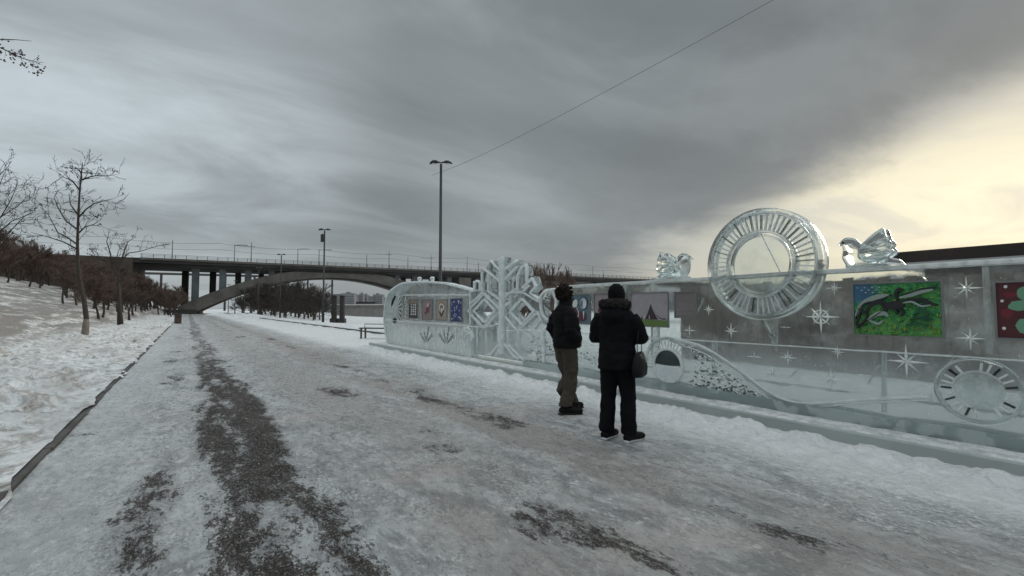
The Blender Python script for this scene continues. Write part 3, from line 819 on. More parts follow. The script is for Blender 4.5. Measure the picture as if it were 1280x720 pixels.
DARK_CUT = ice_cut('dark_tinted_ice', .02, .02, (.30, .33, .33))  # dark tint stands in for the shade inside deep cuts
so_ = b.build('chiselled_scales', [FROST, DARK_CUT], wall, fix=False)
# arched ring at the left of the wave
def rpx(px, n): return n/((px-234)*.1277)
r0 = rpx(835, 20); r1 = rpx(835, 33)
b = MB(); b.ring(cA, r0*.96, r0*1.1, X0-.03, X0+.02, 48); b.build('ring', FROST, wall, True)
b = MB(); b.ring(cA, r1*.97, r1*1.08, X0-.025, X0+.02, 40, 0, -.15, 2.3); b.build('arch', RIB_ICE, wall, True)
b = MB(); b.ring(cA, .001, r0*.95, X0-.006, X0-.001, 40, 0, math.pi*1.02, math.pi*1.98); b.build('frosted_pane', FROST_BAR, wall)
b = MB(); b.ring(cA, .001, r0*.95, X0-.007, X0-.002, 40, 0, .05, math.pi*.98); b.build('clear_pane', DARK_CUT, wall)
b = MB()
for k in range(15):
    a = -.1+k*.17; b.bar((cA[0]+math.cos(a)*r0*1.15, cA[1]+math.sin(a)*r0*1.15), (cA[0]+math.cos(a)*r1*.95, cA[1]+math.sin(a)*r1*.95), .012, X0-.012, X0+.01)
b.build('arch_rays', FROST, wall)
# round carving at the right end
cB = w2(1223, 488); rb_ = rpx(1223, 41)
b = MB(); b.ring(cB, rb_*.90, rb_, X0-.05, X0+.02, 72); b.build('ring', CUT_ICE, wall, True, bevel=.006)
b = MB(); b.ring(cB, rb_*.98, rb_*1.01, X0-.055, X0-.045, 60, 0, -2.4, -.9); b.ring(cB, rb_*.93, rb_*.955, X0-.056, X0-.045, 60, 0, .3, 2.2); b.build('ring_glint', FROST, wall)  # raised white arcs, highlights put into the shape
b = MB()
for k in range(26):
    a = 2*math.pi*k/26
    if k % 13 in (5, 6): continue
    b.bar((cB[0]+math.cos(a)*rb_*.60, cB[1]+math.sin(a)*rb_*.60), (cB[0]+math.cos(a)*rb_*.85, cB[1]+math.sin(a)*rb_*.85), .018, X0-.02, X0+.01, 0 if k % 3 else 1)
b.build('ring_rays', [FROST, DARK_CUT], wall)
b = MB(); b.ring(cB, .001, rb_*.56, X0-.004, X0-.001, 40); b.ring(cB, rb_*.55, rb_*.60, X0-.02, X0, 48, 1, .2, 2.6); b.build('frosted_pane', [RIB_ICE, FROST], wall)

# big round wheel standing on the wall
cW = w2(951, 330); RW = rpx(951, 70)
wheel = empty('ice_sculpture', (0, 0, 0), 0, 'big round clear ice wheel with spoke like ribs standing up through the wall top', 'ice sculpture')
FX = X0-.05; BXX = X0+.16
b = MB(); b.ring(cW, RW*.925, RW, FX, BXX, 96); b.build('rim', CUT_ICE, wheel, True, bevel=.012)
b = MB(); b.ring(cW, RW*.895, RW*.925, FX-.014, FX+.05, 96); b.build('rim_bead', RIB_ICE, wheel, True, bevel=.006)
b = MB(); b.ring(cW, RW*.56, RW*.605, FX-.014, FX+.12, 80); b.build('inner_ring', RIB_ICE, wheel, True, bevel=.006)
b = MB(); b.ring(cW, RW*.50, RW*.53, FX+.005, FX+.08, 80); b.build('inner_bead', CUT_ICE, wheel, True, bevel=.005)
b = MB(); b.ring(cW, RW*.60, RW*.90, FX+.012, FX+.044, 80); b.build('ribbed_band', ice_clear('wheel_band_ice', .34, .08, 1.06, (.92, .95, .95), 2.2), wheel)
RIB_DARK = ice_cut('shade_tinted_cut_ice', .06, .03, (.55, .58, .58))  # darker copy of the cut ice, shade put into the tint
b = MB(); rnd = random.Random(9)
for k in range(54):
    a = 2*math.pi*k/54; ca, sa = math.cos(a), math.sin(a); r_a, r_b = RW*.607, RW*(.893 if k % 7 else .87)
    b.bar((cW[0]+ca*r_a, cW[1]+sa*r_a), (cW[0]+ca*r_b, cW[1]+sa*r_b), .014, FX+.005, FX+.05, 0 if rnd.random() < .6 else 1)
b.build('ribs', [FROST, RIB_DARK], wheel)
b = MB(); b.ring(cW, .001, RW*.50, FX+.02, FX+.04, 60); b.build('pane', ice_clear('wheel_pane_ice', .16, .05, 1.05, (.92, .95, .94), 1.2), wheel)
b = MB()
pa, pb = w2(953, 291, FX+.07), w2(979, 343, FX+.07); b.bar(pa, pb, .014, FX+.010, FX+.019)
pts = [w2(x, y, FX+.07) for x, y in ((922, 347), (945, 346), (965, 344), (990, 342))]
for p, q in zip(pts, pts[1:]): b.bar(p, q, .010, FX+.008, FX+.018)
b.build('crack', FROST, wheel)

# cracks inside the blocks
rnd = random.Random(41)
for px, py, n_, dx_, dy_ in ((955, 400, 7, 4, 12), (878, 372, 6, -3, 9), (1150, 340, 6, 5, 10), (1010, 455, 6, -8, 7), (1085, 480, 5, 6, -9), (1195, 445, 5, -7, 8), (925, 380, 5, 7, 3)):
    b = MB(); p = [px, py]; P = []
    for i in range(n_):
        P.append(w2(*p)); p[0] += dx_*rnd.uniform(.3, 1)+rnd.gauss(0, 1.2); p[1] += dy_*rnd.uniform(.2, .8)+rnd.gauss(0, 1.0)
    for i, (q0, q1) in enumerate(zip(P, P[1:])): b.bar(q0, q1, .006*(1-.6*i/n_), X0-.003, X0+.06)
    b.build('crack', JOINT_ICE, wall)
# birds -----------------------------------------------------------------
def inflate(outline, thick, n_in=3, X=0.0, wob=.0):
    """closed pillow-shaped solid from an outline of (y, z)"""
    b = MB(); cy = sum(p[0] for p in outline)/len(outline); czz = sum(p[1] for p in outline)/len(outline); n = len(outline)
    for sgn in (-1, 1):
        vs = []
        for i in range(n_in+1):
            f = 1-i/(n_in+.6)
            d = thick*math.sin(math.acos(f)) if i else 0
            for y, z in outline: vs.append((X+sgn*(.012+d), cy+(y-cy)*f, czz+(z-czz)*f))
        vs.append((X+sgn*(.012+thick), cy, czz)); fs = []
        for i in range(n_in):
            for k in range(n):
                k2 = (k+1) % n; fs.append((i*n+k, i*n+k2, (i+1)*n+k2, (i+1)*n+k))
        for k in range(n): fs.append((n_in*n+k, n_in*n+(k+1) % n, len(vs)-1))
        b.add(vs, fs)
    m = len(b.v)//2
    for k in range(n): b.f.append((k, (k+1) % n, m+(k+1) % n, m+k)); b.m.append(0)
    return b
def bird(name, label, body, wing, tail, feathers, eye, beak, base):
    XB = X0+.10
    o = empty(name, (0, 0, 0), 0, label, 'ice bird', 'ice birds sitting on the wall top')
    f = lambda pts: smooth_pts([w2(*p, XB) for p in pts]+[w2(*pts[0], XB)], 4)[:-1]
    inflate(f(body), .085, 5, XB).build('body', CUT_ICE, o, True)
    inflate(f(wing), .05, 4, XB-.085).build('wing', CUT_ICE, o, True)
    inflate(f(wing), .05, 4, XB+.085).build('wing', CUT_ICE, o, True)
    inflate(f(tail), .045, 3, XB).build('tail', CUT_ICE, o, True)
    for p, q in feathers:
        b = MB(); a, c = w2(*p, XB), w2(*q, XB); b.tube([(XB-.125, *a), (XB-.135, (a[0]+c[0])/2, (a[1]+c[1])/2+.004), (XB-.115, *c)], [.004, .011, .008], 6)
        b.build('feather', FROST, o, True)
    e = w2(*eye, XB); b = MB(); b.ball((XB-.085, *e), .013, 6); b.build('eye', DARK_CUT, o, True)
    p0, p1 = w2(*beak[0], XB), w2(*beak[1], XB); b = MB(); b.tube([(XB, *p0), (XB, *p1)], [(.028, .022), .004], 8); b.build('beak', CUT_ICE, o, True)
    a, c = w2(*base[0], XB), w2(*base[1], XB)
    b = MB(); b.box(XB-.09, XB+.09, min(a[0], c[0]), max(a[0], c[0]), ZT+.013, max(a[1], ZT+.05)); b.build('foot_block', RIB_ICE, o, bevel=.012)
    return o
bird('ice_bird', 'ice dove at the right with raised wing, facing left, on the wall top',
     [(1051, 302), (1056, 298), (1062, 297), (1070, 299), (1078, 305), (1090, 308), (1105, 314), (1112, 322), (1108, 331), (1095, 336), (1075, 337), (1062, 336), (1057, 330), (1053, 322), (1054, 312)],
     [(1077, 311), (1082, 305), (1090, 297), (1098, 291), (1107, 286), (1110, 292), (1112, 298), (1117, 303), (1116, 309), (1120, 315), (1112, 322), (1100, 327), (1085, 328), (1076, 322)],
     [(1098, 322), (1112, 322), (1124, 324), (1130, 329), (1134, 334), (1120, 335.5), (1105, 336), (1095, 333)],
     [((1080, 308), (1108, 288)), ((1082, 312), (1112, 298)), ((1083, 316), (1116, 306)), ((1083, 320), (1118, 314)), ((1084, 325), (1112, 321)), ((1106, 330), (1130, 331))],
     (1057, 304), ((1052, 305), (1047, 307)), ((1060, 336), (1112, 338)))
bird('ice_bird', 'small ice dove at the left of the big wheel, facing right, wing up behind',
     [(863, 321), (858, 317), (852, 317), (848, 321), (845, 327), (838, 330), (830, 333), (826, 340), (832, 346), (845, 348), (857, 346), (862, 339), (863, 330)],
     [(847, 331), (845, 325), (838, 320), (830, 315.5), (828, 320), (826, 325), (826, 331), (824.5, 337), (828, 343), (838, 344), (848, 340)],
     [(836, 341), (826, 343), (820, 347), (822, 350), (836, 349), (846, 347)],
     [((845, 327), (830, 318)), ((845, 331), (827, 325)), ((845, 335), (826, 332)), ((845, 339), (827, 338))],
     (857, 321), ((862, 321), (867, 324.5)), ((820, 350), (860, 350)))

# ------------------------------------------------------------------ left panel with rounded end
def prof(pts, sub=5): return smooth_pts([w2(*p) for p in pts], sub)
outl = [(484, 427), (481, 410), (480, 395), (482, 378), (486, 366), (494, 359), (499, 356), (506, 354), (522, 352.6), (540, 353.2), (560, 355.5), (591, 364)]
edge = prof(outl, 6); rnd = random.Random(2)
edge = [(y+(.022*abs(math.sin(i*1.45)) if i < 36 else 0), z+(.014*abs(math.sin(i*1.9)) if i >= 36 else 0)) for i, (y, z) in enumerate(edge)]
YS0 = w2(589.5, 400)[0]
loopP = edge[:-1]+[(YS0, edge[-1][1]), (YS0, ZB), (edge[0][0]-.05, ZB)]
cres = [w2(*p) for p in ((494, 369), (490.5, 374), (489, 380), (489.5, 384), (491.5, 380), (493.5, 375), (495, 371))]
drop = [w2(*p) for p in ((493.5, 397), (491.2, 399), (491, 402), (493.5, 404.5), (496, 402), (496, 399))]
archw = [w2(*p) for p in ((580.5, 434), (580.5, 424), (582.5, 418.5), (585, 417), (587, 420), (587.8, 427), (587.5, 436))]
panel = empty('ice_wall', (0, 0, 0), 0, 'frosty ice panel with rounded beaded left end and four small pictures', 'ice wall')
b = MB(); b.prism([loopP, archw], X0, X1-.03); b.build('slab', PANEL_ICE, panel)
b = MB(); b.prism([cres], X0-.006, X0-.001); b.build('crescent', DARK_CUT, panel)  # flat dark pad in place of a shaded hollow
b = MB(); b.prism([drop], X0-.006, X0-.001); b.build('drop', DARK_CUT, panel)  # also a flat pad, the hollow's shade put into its tint
b = MB()
for p, q in zip(edge, edge[1:]): b.bar(p, q, .055, X0-.02, X1)
b.build('beaded_edge', FROST_BAR, panel)
b = MB()
for pxs in (((481, 400), (510, 402.5), (540, 404), (570, 406.5), (589, 408)), ((503, 369), (540, 368), (570, 368.5), (589, 368))):
    P = [w2(*p) for p in pxs]
    for p, q in zip(P, P[1:]): b.bar(p, q, .03, X0-.012, X0+.05)
b.bar(w2(569.5, 409), w2(569.5, 440), .06, X0-.01, X0+.05); b.bar(w2(588, 364), w2(588, 408), .07, X0-.02, X0+.08)
b.build('course_joint', FROST, panel)
b = MB(); cS = w2(497, 386)
for k in range(13):
    a = math.pi-(-1.15+k*.19); b.bar((cS[0]+math.cos(a)*.17, cS[1]+math.sin(a)*.26), (cS[0]+math.cos(a)*.36, cS[1]+math.sin(a)*.50), .022, X0-.02, X0+.01, k % 2)
b.build('sun_rays', [FROST, DARK_CUT], panel)
RIB_DARK_ = ice_cut('shade_tinted_bar_ice', .05, .03, (.50, .54, .55))  # dark tint gives the raised bars the shade of grooves
for cx, cy, r in ((533, 430, 30), (558, 432, 30)):
    b = MB(); c0 = w2(cx, cy)
    for k in range(9):
        a = .35+k*.30; r1_ = .25+.06*(k % 3)
        b.bar((c0[0]+math.cos(a)*.10, c0[1]+math.sin(a)*.12), (c0[0]+math.cos(a)*(r1_+.28), c0[1]+math.sin(a)*(r1_+.22)), .035, X0-.016, X0+.01, k % 2)
        for s in (-1, 1):
            for j in (1, 2):
                p = (c0[0]+math.cos(a)*(.14+.13*j), c0[1]+math.sin(a)*(.15+.11*j)); a2 = a+s*.7
                b.bar(p, (p[0]+math.cos(a2)*.10, p[1]+math.sin(a2)*.10), .014, X0-.012, X0+.01, 0)
    b.build('feather_carving', [FROST, RIB_DARK_], panel)
b = MB(); cD = w2(584, 424)
b.ring(cD, .30, .34, X0-.03, X0+.02, 30, 0, .15, 3.0); b.ring(cD, .22, .25, X0-.025, X0+.02, 30, 0, -.2, 3.3)
b.build('arch', FROST_BAR, panel)
for px, lb in ((524.5, 'small ice knob on top of the frosty panel, left of two'), (540.5, 'small ice knob on top of the frosty panel, right of two')):
    y, z = w2(px, 353, X0+.1); o = empty('ice_ornament', (X0+.1, y, z-.02), 0, lb, 'ice knob', 'ice knobs on the panel top')
    b = MB(); b.loft([((0, 0, 0), .05, .05), ((0, 0, .09), .06, .06), ((0, 0, .10), .04, .04)], 12); b.build('stem', FROST, o, True)
    b = MB(); b.loft([((0, 0, .101), .05, .05), ((0, 0, .13), .075, .075), ((0, 0, .19), .07, .07), ((0, 0, .21), .03, .03)], 12); b.build('cap', CUT_ICE, o, True)

# ------------------------------------------------------------------ snowflake
flake = empty('ice_sculpture', (0, 0, 0), 0, 'tall frosted ice snowflake with two diamond openings standing behind the people', 'ice sculpture')
Zp = lambda x, y: (460+x/4.5, 300+y/4.5)      # coordinates measured on an enlarged view
sil = [(590, 640), (588, 300), (598, 238), (612, 226), (626, 236), (640, 182), (660, 160), (688, 116), (712, 128), (738, 150), (740, 96), (768, 96), (772, 150), (800, 112), (830, 112), (852, 132), (888, 140), (894, 200), (928, 204), (946, 268), (918, 296), (962, 334), (985, 300), (1030, 276), (1062, 300), (1062, 690), (900, 690)]
outer = [w2(*Zp(*p)) for p in sil]
def dia(cx, cy, hx, hy): return [w2(*Zp(cx+hx*k, cy+hy*j)) for k, j in ((0, -1), (1, 0), (0, 1), (-1, 0))]
h1 = dia(655, 398, 44, 48); h2 = dia(866, 402, 50, 56)
h3 = [w2(*Zp(*p)) for p in ((690, 205), (724, 240), (724, 300), (690, 270))]
h4 = [w2(*Zp(*p)) for p in ((784, 235), (826, 195), (826, 270), (784, 300))]
h5 = [w2(*Zp(*p)) for p in ((690, 500), (722, 480), (722, 575), (692, 578))]
h6 = [w2(*Zp(1014+30*math.cos(-i*math.pi/10), 362+66*math.sin(-i*math.pi/10))) for i in range(20)]
b = MB(); b.prism([outer, h1, h2, h3, h4, h5, h6], X0+.02, X1-.04); b.build('slab', FLAKE_ICE, flake)
def fb_(lines, wd, name, m, x0=X0-.035, x1=X0+.05, bev=.008):
    b = MB()
    for i, ln in enumerate(lines):
        wd_ = wd*(.72 if wd < .1 else 1); P = [w2(*Zp(*p)) for p in ln]; dd = (i % 7)*.0021
        for j, (p, q) in enumerate(zip(P, P[1:])): b.bar(p, q, wd_, x0+dd+.0008*j, x1+dd)
    return b.build(name, m, flake, bevel=bev)
fb_([[(755, 96), (755, 640)]], .135, 'stem', FROST_BAR, X0-.07, X0+.10)
fb_([[(690, 116), (742, 172)], [(655, 165), (742, 232)], [(676, 180), (676, 285)], [(640, 182), (640, 290)], [(672, 285), (738, 335)], [(742, 215), (742, 320)]], .055, 'left_branch' if 0 else 'branch', FROST_BAR)
fb_([[(838, 112), (770, 165)], [(838, 150), (770, 222)], [(890, 140), (866, 150), (840, 205), (840, 290)], [(890, 145), (894, 250)], [(768, 320), (842, 268)]], .06, 'branch', FROST_BAR)
fb_([[(598, 290), (600, 238), (613, 228), (628, 240), (634, 285)]], .05, 'branch_tip', FROST_BAR)
fb_([[(870, 270), (925, 212), (944, 262), (912, 298), (966, 336)], [(862, 300), (905, 255)]], .05, 'branch_tip', FROST_BAR)
for cx, cy, hx, hy, wd, nmn in ((655, 398, 60, 66, .05, 'diamond'), (655, 398, 92, 100, .035, 'outer_diamond'), (866, 402, 66, 74, .055, 'diamond')):
    fb_([[(cx, cy-hy), (cx+hx, cy), (cx, cy+hy), (cx-hx, cy), (cx, cy-hy)]], wd, nmn, FROST_BAR)
fb_([[(582, 355), (640, 296), (735, 380)], [(582, 425), (645, 490), (735, 410)], [(578, 290), (578, 487)]], .04, 'chevron', FROST_BAR)
fb_([[(772, 300), (866, 292), (965, 350)], [(772, 372), (800, 345)], [(772, 430), (840, 512)], [(850, 505), (945, 415)], [(862, 500), (930, 560)], [(890, 520), (925, 545)], [(935, 500), (970, 450), (950, 400)]], .04, 'chevron', FROST_BAR)
fb_([[(576, 486), (660, 492), (735, 470)], [(776, 510), (900, 505), (1060, 516)]], .03, 'course_joint', FROST)
fb_([[(745, 580), (690, 640), (660, 650)], [(768, 585), (820, 650), (850, 668)], [(745, 600), (720, 650)], [(790, 590), (880, 680)]], .06, 'root', FROST_BAR)
fb_([[(985, 500), (990, 690)]], .09, 'block_joint', FROST_BAR)
rg = [[(1014+44*math.cos(i*math.pi/14), 362+84*math.sin(i*math.pi/14)) for i in range(29)]]
fb_(rg, .05, 'ring', FROST, bev=0)
fb_([[(958, 340), (985, 298), (1040, 274), (1075, 274)]], .04, 'top_edge', FROST, bev=0)
b = MB(); q = w2(*Zp(938, 655)); b.ball((X0-.03, q[0], q[1]), (.05, .09, .11), 8); b.build('knob', FROST, flake, True)
b = MB(); rnd = random.Random(14)
for k in range(90):
    px, py = Zp(rnd.uniform(895, 1060), rnd.uniform(545, 690)); y, z = w2(px, py); L = rnd.uniform(.04, .10); a = rnd.uniform(-.4, .4); h = rnd.uniform(.012, .022)
    u = Vector((0, math.cos(a), math.sin(a))); v_ = Vector((0, -math.sin(a), math.cos(a))); c = Vector((X0+.018, y, z))
    b.add([c-u*L*.5, c+v_*h, c+u*L*.5, c-v_*h, c+Vector((-.014, 0, 0))-v_*h*.4], [(0, 1, 4), (1, 2, 4), (2, 3, 4), (3, 0, 4)], k % 2)
b.build('chiselled_scales', [FROST, DARK_CUT], flake, fix=False)

# ------------------------------------------------------------------ plinth
pl = empty('ice_plinth', (0, 0, 0), 0, 'long low cloudy ice ledge running along the foot of the ice wall', 'ice ledge')
b = MB(); y = -2.6; rnd = random.Random(3)
b = MB(); vs = []
ysp = steps((-2.6, 22 if END_Y > 22 else END_Y, .25))
for y in ysp:
    j = .008*fbm(y*.6, 2, 3)
    for x, z in ((PLX+j, -.06), (PLX+.01+j, .135), (PLX+.035+j, .155), (WX+.5, .155), (WX+.5, -.06)): vs.append((x, y, z))
n = len(ysp)
b.add(vs, [(i*5+k, i*5+k+1, i*5+k+6, i*5+k+5) for i in range(n-1) for k in range(4)]+[(0, 1, 2, 3, 4), tuple((n-1)*5+k for k in (4, 3, 2, 1, 0))])
b.build('ledge', PLINTH_ICE, pl)
b = MB(); vs = []
xs = [PLX+.03, PLX+.06, PLX+.14, PLX+.22, PLX+.30, PLX+.37, WX-.037]
ysp = steps((-2.6, END_Y-.05, .07))
for y in ysp:
    for i, x in enumerate(xs):
        z = .158+.022*max(0, fbm(x*5, y*2.6, 4)+.25)+(.03*max(0, fbm(x*3, y*1.3, 3)+.1) if i > 3 else 0)
        if i == 0: z = .150
        vs.append((x+.012*fbm(y*3, x*2, 2), y, z))
n = len(xs)
b.add(vs, [(j*n+i, j*n+i+1, (j+1)*n+i+1, (j+1)*n+i) for j in range(len(ysp)-1) for i in range(n-1)])
b.build('snow_dusting', SNOW_CLEAN, pl, True)
# ------------------------------------------------------------------ pictures
def flat(name, c, rough=.55, var=.1, scale=6): return plain(name, c, rough, var, scale, .05, 60)
FRAME = flat('grey_picture_frame', (.16, .165, .165))
def picture(label, quad, mats, shapes, frame=.018, proud=.016, X=None, group='pictures set into the ice', name='picture'):
    """quad: px corners TL, BR ; mats[0] is the ground; shapes: (mat index, [(u,v)...]) u right, v up, drawn as raised paint layers"""
    X = X0-.004 if X is None else X
    (xa, ya), (xb, yb) = quad
    a = w2(xa, ya, X); c = w2(xb, yb, X); ym, zm = c[0], c[1]; Wd = a[0]-c[0]; Hh = a[1]-c[1]
    o = empty(name, (X, (a[0]+c[0])/2, c[1]), 0, label, 'picture', group)
    bx_, by_, bz_ = o.location
    def T(u, v): return (a[0]-u*Wd-by_, c[1]+v*Hh-bz_)
    b = MB(); b.prism([[T(0, 0), T(1, 0), T(1, 1), T(0, 1)]], -proud, -.001); lay = 0
    for mi, pts in shapes:
        lay += 1; x = -proud-.0004-.00012*lay
        b.prism([[T(*p) for p in pts]], x, -proud+.001, mi)
    b.build('print', mats, o)
    f = frame; i0, i1 = T(0, 0), T(1, 1)
    if f:
        b = MB(); yl, yr, zl, zh = max(i0[0], i1[0]), min(i0[0], i1[0]), min(i0[1], i1[1]), max(i0[1], i1[1])
        b.prism([[(yl+f, zl-f), (yl+f, zh+f), (yr-f, zh+f), (yr-f, zl-f)], [(yl+.001, zl-.001), (yl+.001, zh+.001), (yr-.001, zh+.001), (yr-.001, zl-.001)]], -proud-.012, 0)
        b.build('frame', FRAME if f < .03 else FROST_BAR, o)
    return o
def blob(cx, cy, rx, ry, n=14, j=.15, seed=1, rot=0):
    r = random.Random(seed); out = []
    for k in range(n):
        a = 2*math.pi*k/n; q = 1+r.uniform(-j, j); x, y = math.cos(a)*rx*q, math.sin(a)*ry*q
        out.append((min(.995, max(.005, cx+x*math.cos(rot)-y*math.sin(rot))), min(.995, max(.005, cy+x*math.sin(rot)+y*math.cos(rot)))))
    return out
def stroke(pts, w):
    P = smooth_pts(pts, 4) if len(pts) > 2 else pts; L = []; Rr = []
    for i, p in enumerate(P):
        q0, q1 = P[max(i-1, 0)], P[min(i+1, len(P)-1)]; dx, dy = q1[0]-q0[0], q1[1]-q0[1]; l = math.hypot(dx, dy) or 1
        ww = w*(.35+.65*math.sin(math.pi*(i+.5)/len(P))); L.append((p[0]-dy/l*ww*.6, p[1]+dx/l*ww)); Rr.append((p[0]+dy/l*ww*.6, p[1]-dx/l*ww))
    return [(min(.995, max(.005, x)), min(.995, max(.005, y))) for x, y in L+Rr[::-1]]
# green painting with running animals
def paint_mat():
    m, n = newmat('green_brushwork'); o = n.obj(); x, y, z = n.sep(o)[:3]
    w_ = n.noise(o, 9, 5, .7, 1.5); v_ = n.noise(n.scale(o, (1, 1, 2.2), (R(30), 0, 0)), 26, 4, .7, 2.5); q = n.noise(o, 5, 2)
    c = n.ramp(w_, [(.30, (.012, .07, .045)), (.45, (.02, .20, .06)), (.56, (.08, .34, .07)), (.70, (.03, .16, .15))])
    yel = n.math('MULTIPLY', n.ss(v_, .50, .66), n.ss(z, .22, .08)); c = n.mix(yel, c, (.30, .40, .04))
    c = n.mix(n.math('MULTIPLY', n.ss(v_, .58, .70), .6), c, (.10, .32, .12))
    c = n.mix(n.math('MULTIPLY', n.ss(v_, .36, .28), .7), c, (.01, .05, .09))
    blue = n.math('MULTIPLY', n.ss(z, .30, .42), n.ss(y, .05, .30)); c = n.mix(n.math('MULTIPLY', blue, .85), c, (.035, .095, .23))
    finish(n, n.bsdf('ShaderNodeBsdfPrincipled', Base_Color=c, Roughness=.5)); return m
BLK = flat('black_paint', (.012, .012, .013)); WHT = flat('white_paint', (.62, .63, .62)); GRY = flat('grey_green_paint', (.24, .30, .27)); GRN2 = flat('dark_green_paint', (.012, .07, .05))
sh_ = [(2, stroke([(.03, .36), (.10, .58), (.22, .70), (.36, .76), (.45, .76)], .05)), (1, stroke([(.02, .30), (.08, .50), (.16, .62), (.30, .66), (.42, .74), (.47, .78)], .018)),
       (1, stroke([(.06, .52), (.14, .44), (.22, .58), (.33, .64), (.40, .62)], .03)), (1, stroke([(.10, .50), (.07, .34), (.03, .22), (.06, .14)], .02)), (1, stroke([(.15, .48), (.17, .36), (.12, .26)], .018)), (1, stroke([(.33, .66), (.38, .54), (.36, .46)], .02)),
       (1, blob(.50, .58, .12, .085, 16, .12, 3, .1)), (1, stroke([(.54, .64), (.52, .80), (.56, .88), (.61, .86)], .035)), (1, stroke([(.56, .62), (.66, .66), (.80, .68), (.90, .60), (.97, .58)], .035)),
       (2, stroke([(.56, .72), (.68, .76), (.80, .82), (.93, .86)], .035)), (1, stroke([(.58, .77), (.70, .82), (.82, .88), (.95, .90)], .012)), (1, stroke([(.44, .54), (.38, .46), (.42, .40)], .022)), (1, stroke([(.56, .52), (.60, .44), (.56, .36)], .02)), (1, stroke([(.50, .52), (.53, .44), (.52, .40)], .018)),
       (2, stroke([(.18, .28), (.28, .40), (.38, .42), (.42, .36)], .045)), (2, stroke([(.20, .28), (.30, .22), (.36, .28)], .025)), (1, stroke([(.16, .26), (.26, .36), (.36, .47)], .012)), (1, stroke([(.02, .20), (.10, .22), (.18, .34)], .015)), (1, stroke([(.03, .12), (.10, .18), (.16, .20)], .015)),
       (2, stroke([(.60, .62), (.70, .64), (.80, .56), (.90, .58)], .02)), (3, stroke([(.70, .40), (.80, .46), (.92, .40)], .015)), (3, stroke([(.66, .30), (.78, .36), (.90, .30)], .014)), (3, stroke([(.62, .20), (.74, .25), (.86, .20)], .014))]
r_ = random.Random(77); base_sh = sh_; sh_ = []
for k in range(210):
    u = r_.uniform(.02, .98); v = r_.betavariate(1, 1.7)*.62+.01; L = r_.uniform(.012, .035); a = r_.uniform(-.3, 2.2)
    sh_.append((r_.choice((3, 5, 5, 6, 6, 7, 8)), stroke([(u, v), (u+L*.5*math.cos(a)+.004, v+L*.9*math.sin(a)), (u+L*math.cos(a)*.8, v+L*1.7*math.sin(a))], .006)))
for k in range(60):
    u = r_.uniform(.30, .98); v = r_.uniform(.5, .97); L = r_.uniform(.015, .04); a = r_.uniform(-.4, .6)
    sh_.append((r_.choice((3, 5, 6, 8)), stroke([(u, v), (u+L*.5, v+L*.7*math.sin(a)), (u+L, v+L*1.2*math.sin(a))], .006)))
sh_ += base_sh
for k in range(10): sh_.append((4, blob(.06+.02*(k % 3)+.03*k, .93-.05*(k % 3), .005, .008, 6, .1, k)))
picture('green painting of dark and pale animals running, on the clear wall', ((1067.5, 356), (1179, 421.5)), [paint_mat(), BLK, GRY, GRN2, WHT, flat('leaf_green_paint', (.09, .32, .07)), flat('yellow_green_paint', (.34, .47, .05)), flat('ochre_paint', (.34, .26, .04)), flat('sea_green_paint', (.03, .25, .18))], sh_)
# tent picture
SKYP = flat('lilac_print_sky', (.31, .285, .305)); GRS = flat('print_grass', (.11, .18, .05), scale=14); TNT = flat('dark_tent', (.035, .022, .03)); PK = flat('pale_print', (.42, .38, .39))
picture('picture of a dark pointed tent on green grass, right of the man in the parka', ((790, 367), (836, 408.5)), [SKYP, GRS, TNT, PK],
        [(1, [(0, 0), (1, 0), (1, .17), (.6, .20), (.3, .19), (0, .22)]), (2, [(.36, .20), (.44, .34), (.50, .52), (.545, .68), (.60, .50), (.68, .32), (.74, .20)]), (2, stroke([(.70, .34), (.80, .24), (.95, .22)], .015)), (3, blob(.36, .27, .04, .06, 9, .2, 2)), (2, blob(.30, .24, .03, .05, 9, .2, 4)), (3, [(.49, .22), (.50, .33), (.51, .33), (.52, .22)]), (2, blob(.16, .24, .015, .06, 8, .2, 5)), (2, blob(.90, .22, .05, .02, 8, .2, 5))], .014)
# text panel
TXT = flat('grey_text_panel', (.175, .155, .155)); LN = flat('pale_print_lines', (.25, .235, .235))
sh_ = []
for k in range(13):
    v = .60-.042*k
    if k in (4, 9): continue
    sh_.append((1, [(.05, v), (.93 if k % 4 else .70, v), (.93 if k % 4 else .70, v+.012), (.05, v+.012)]))
picture('plain grey information panel of faint small lines, under the small dove', ((844.5, 366), (870.5, 397)), [TXT, LN], sh_, .014, name='information_panel')
# picture hidden by the man
PNK = flat('mauve_print', (.26, .22, .235)); MAU = flat('plum_paint', (.07, .018, .035))
picture('pale mauve picture mostly hidden behind the head of the man in the parka', ((744, 368), (782, 404)), [PNK, MAU, WHT], [(1, blob(.3, .4, .18, .16, 12, .25, 2)), (2, blob(.65, .62, .16, .2, 12, .25, 5))], .014)
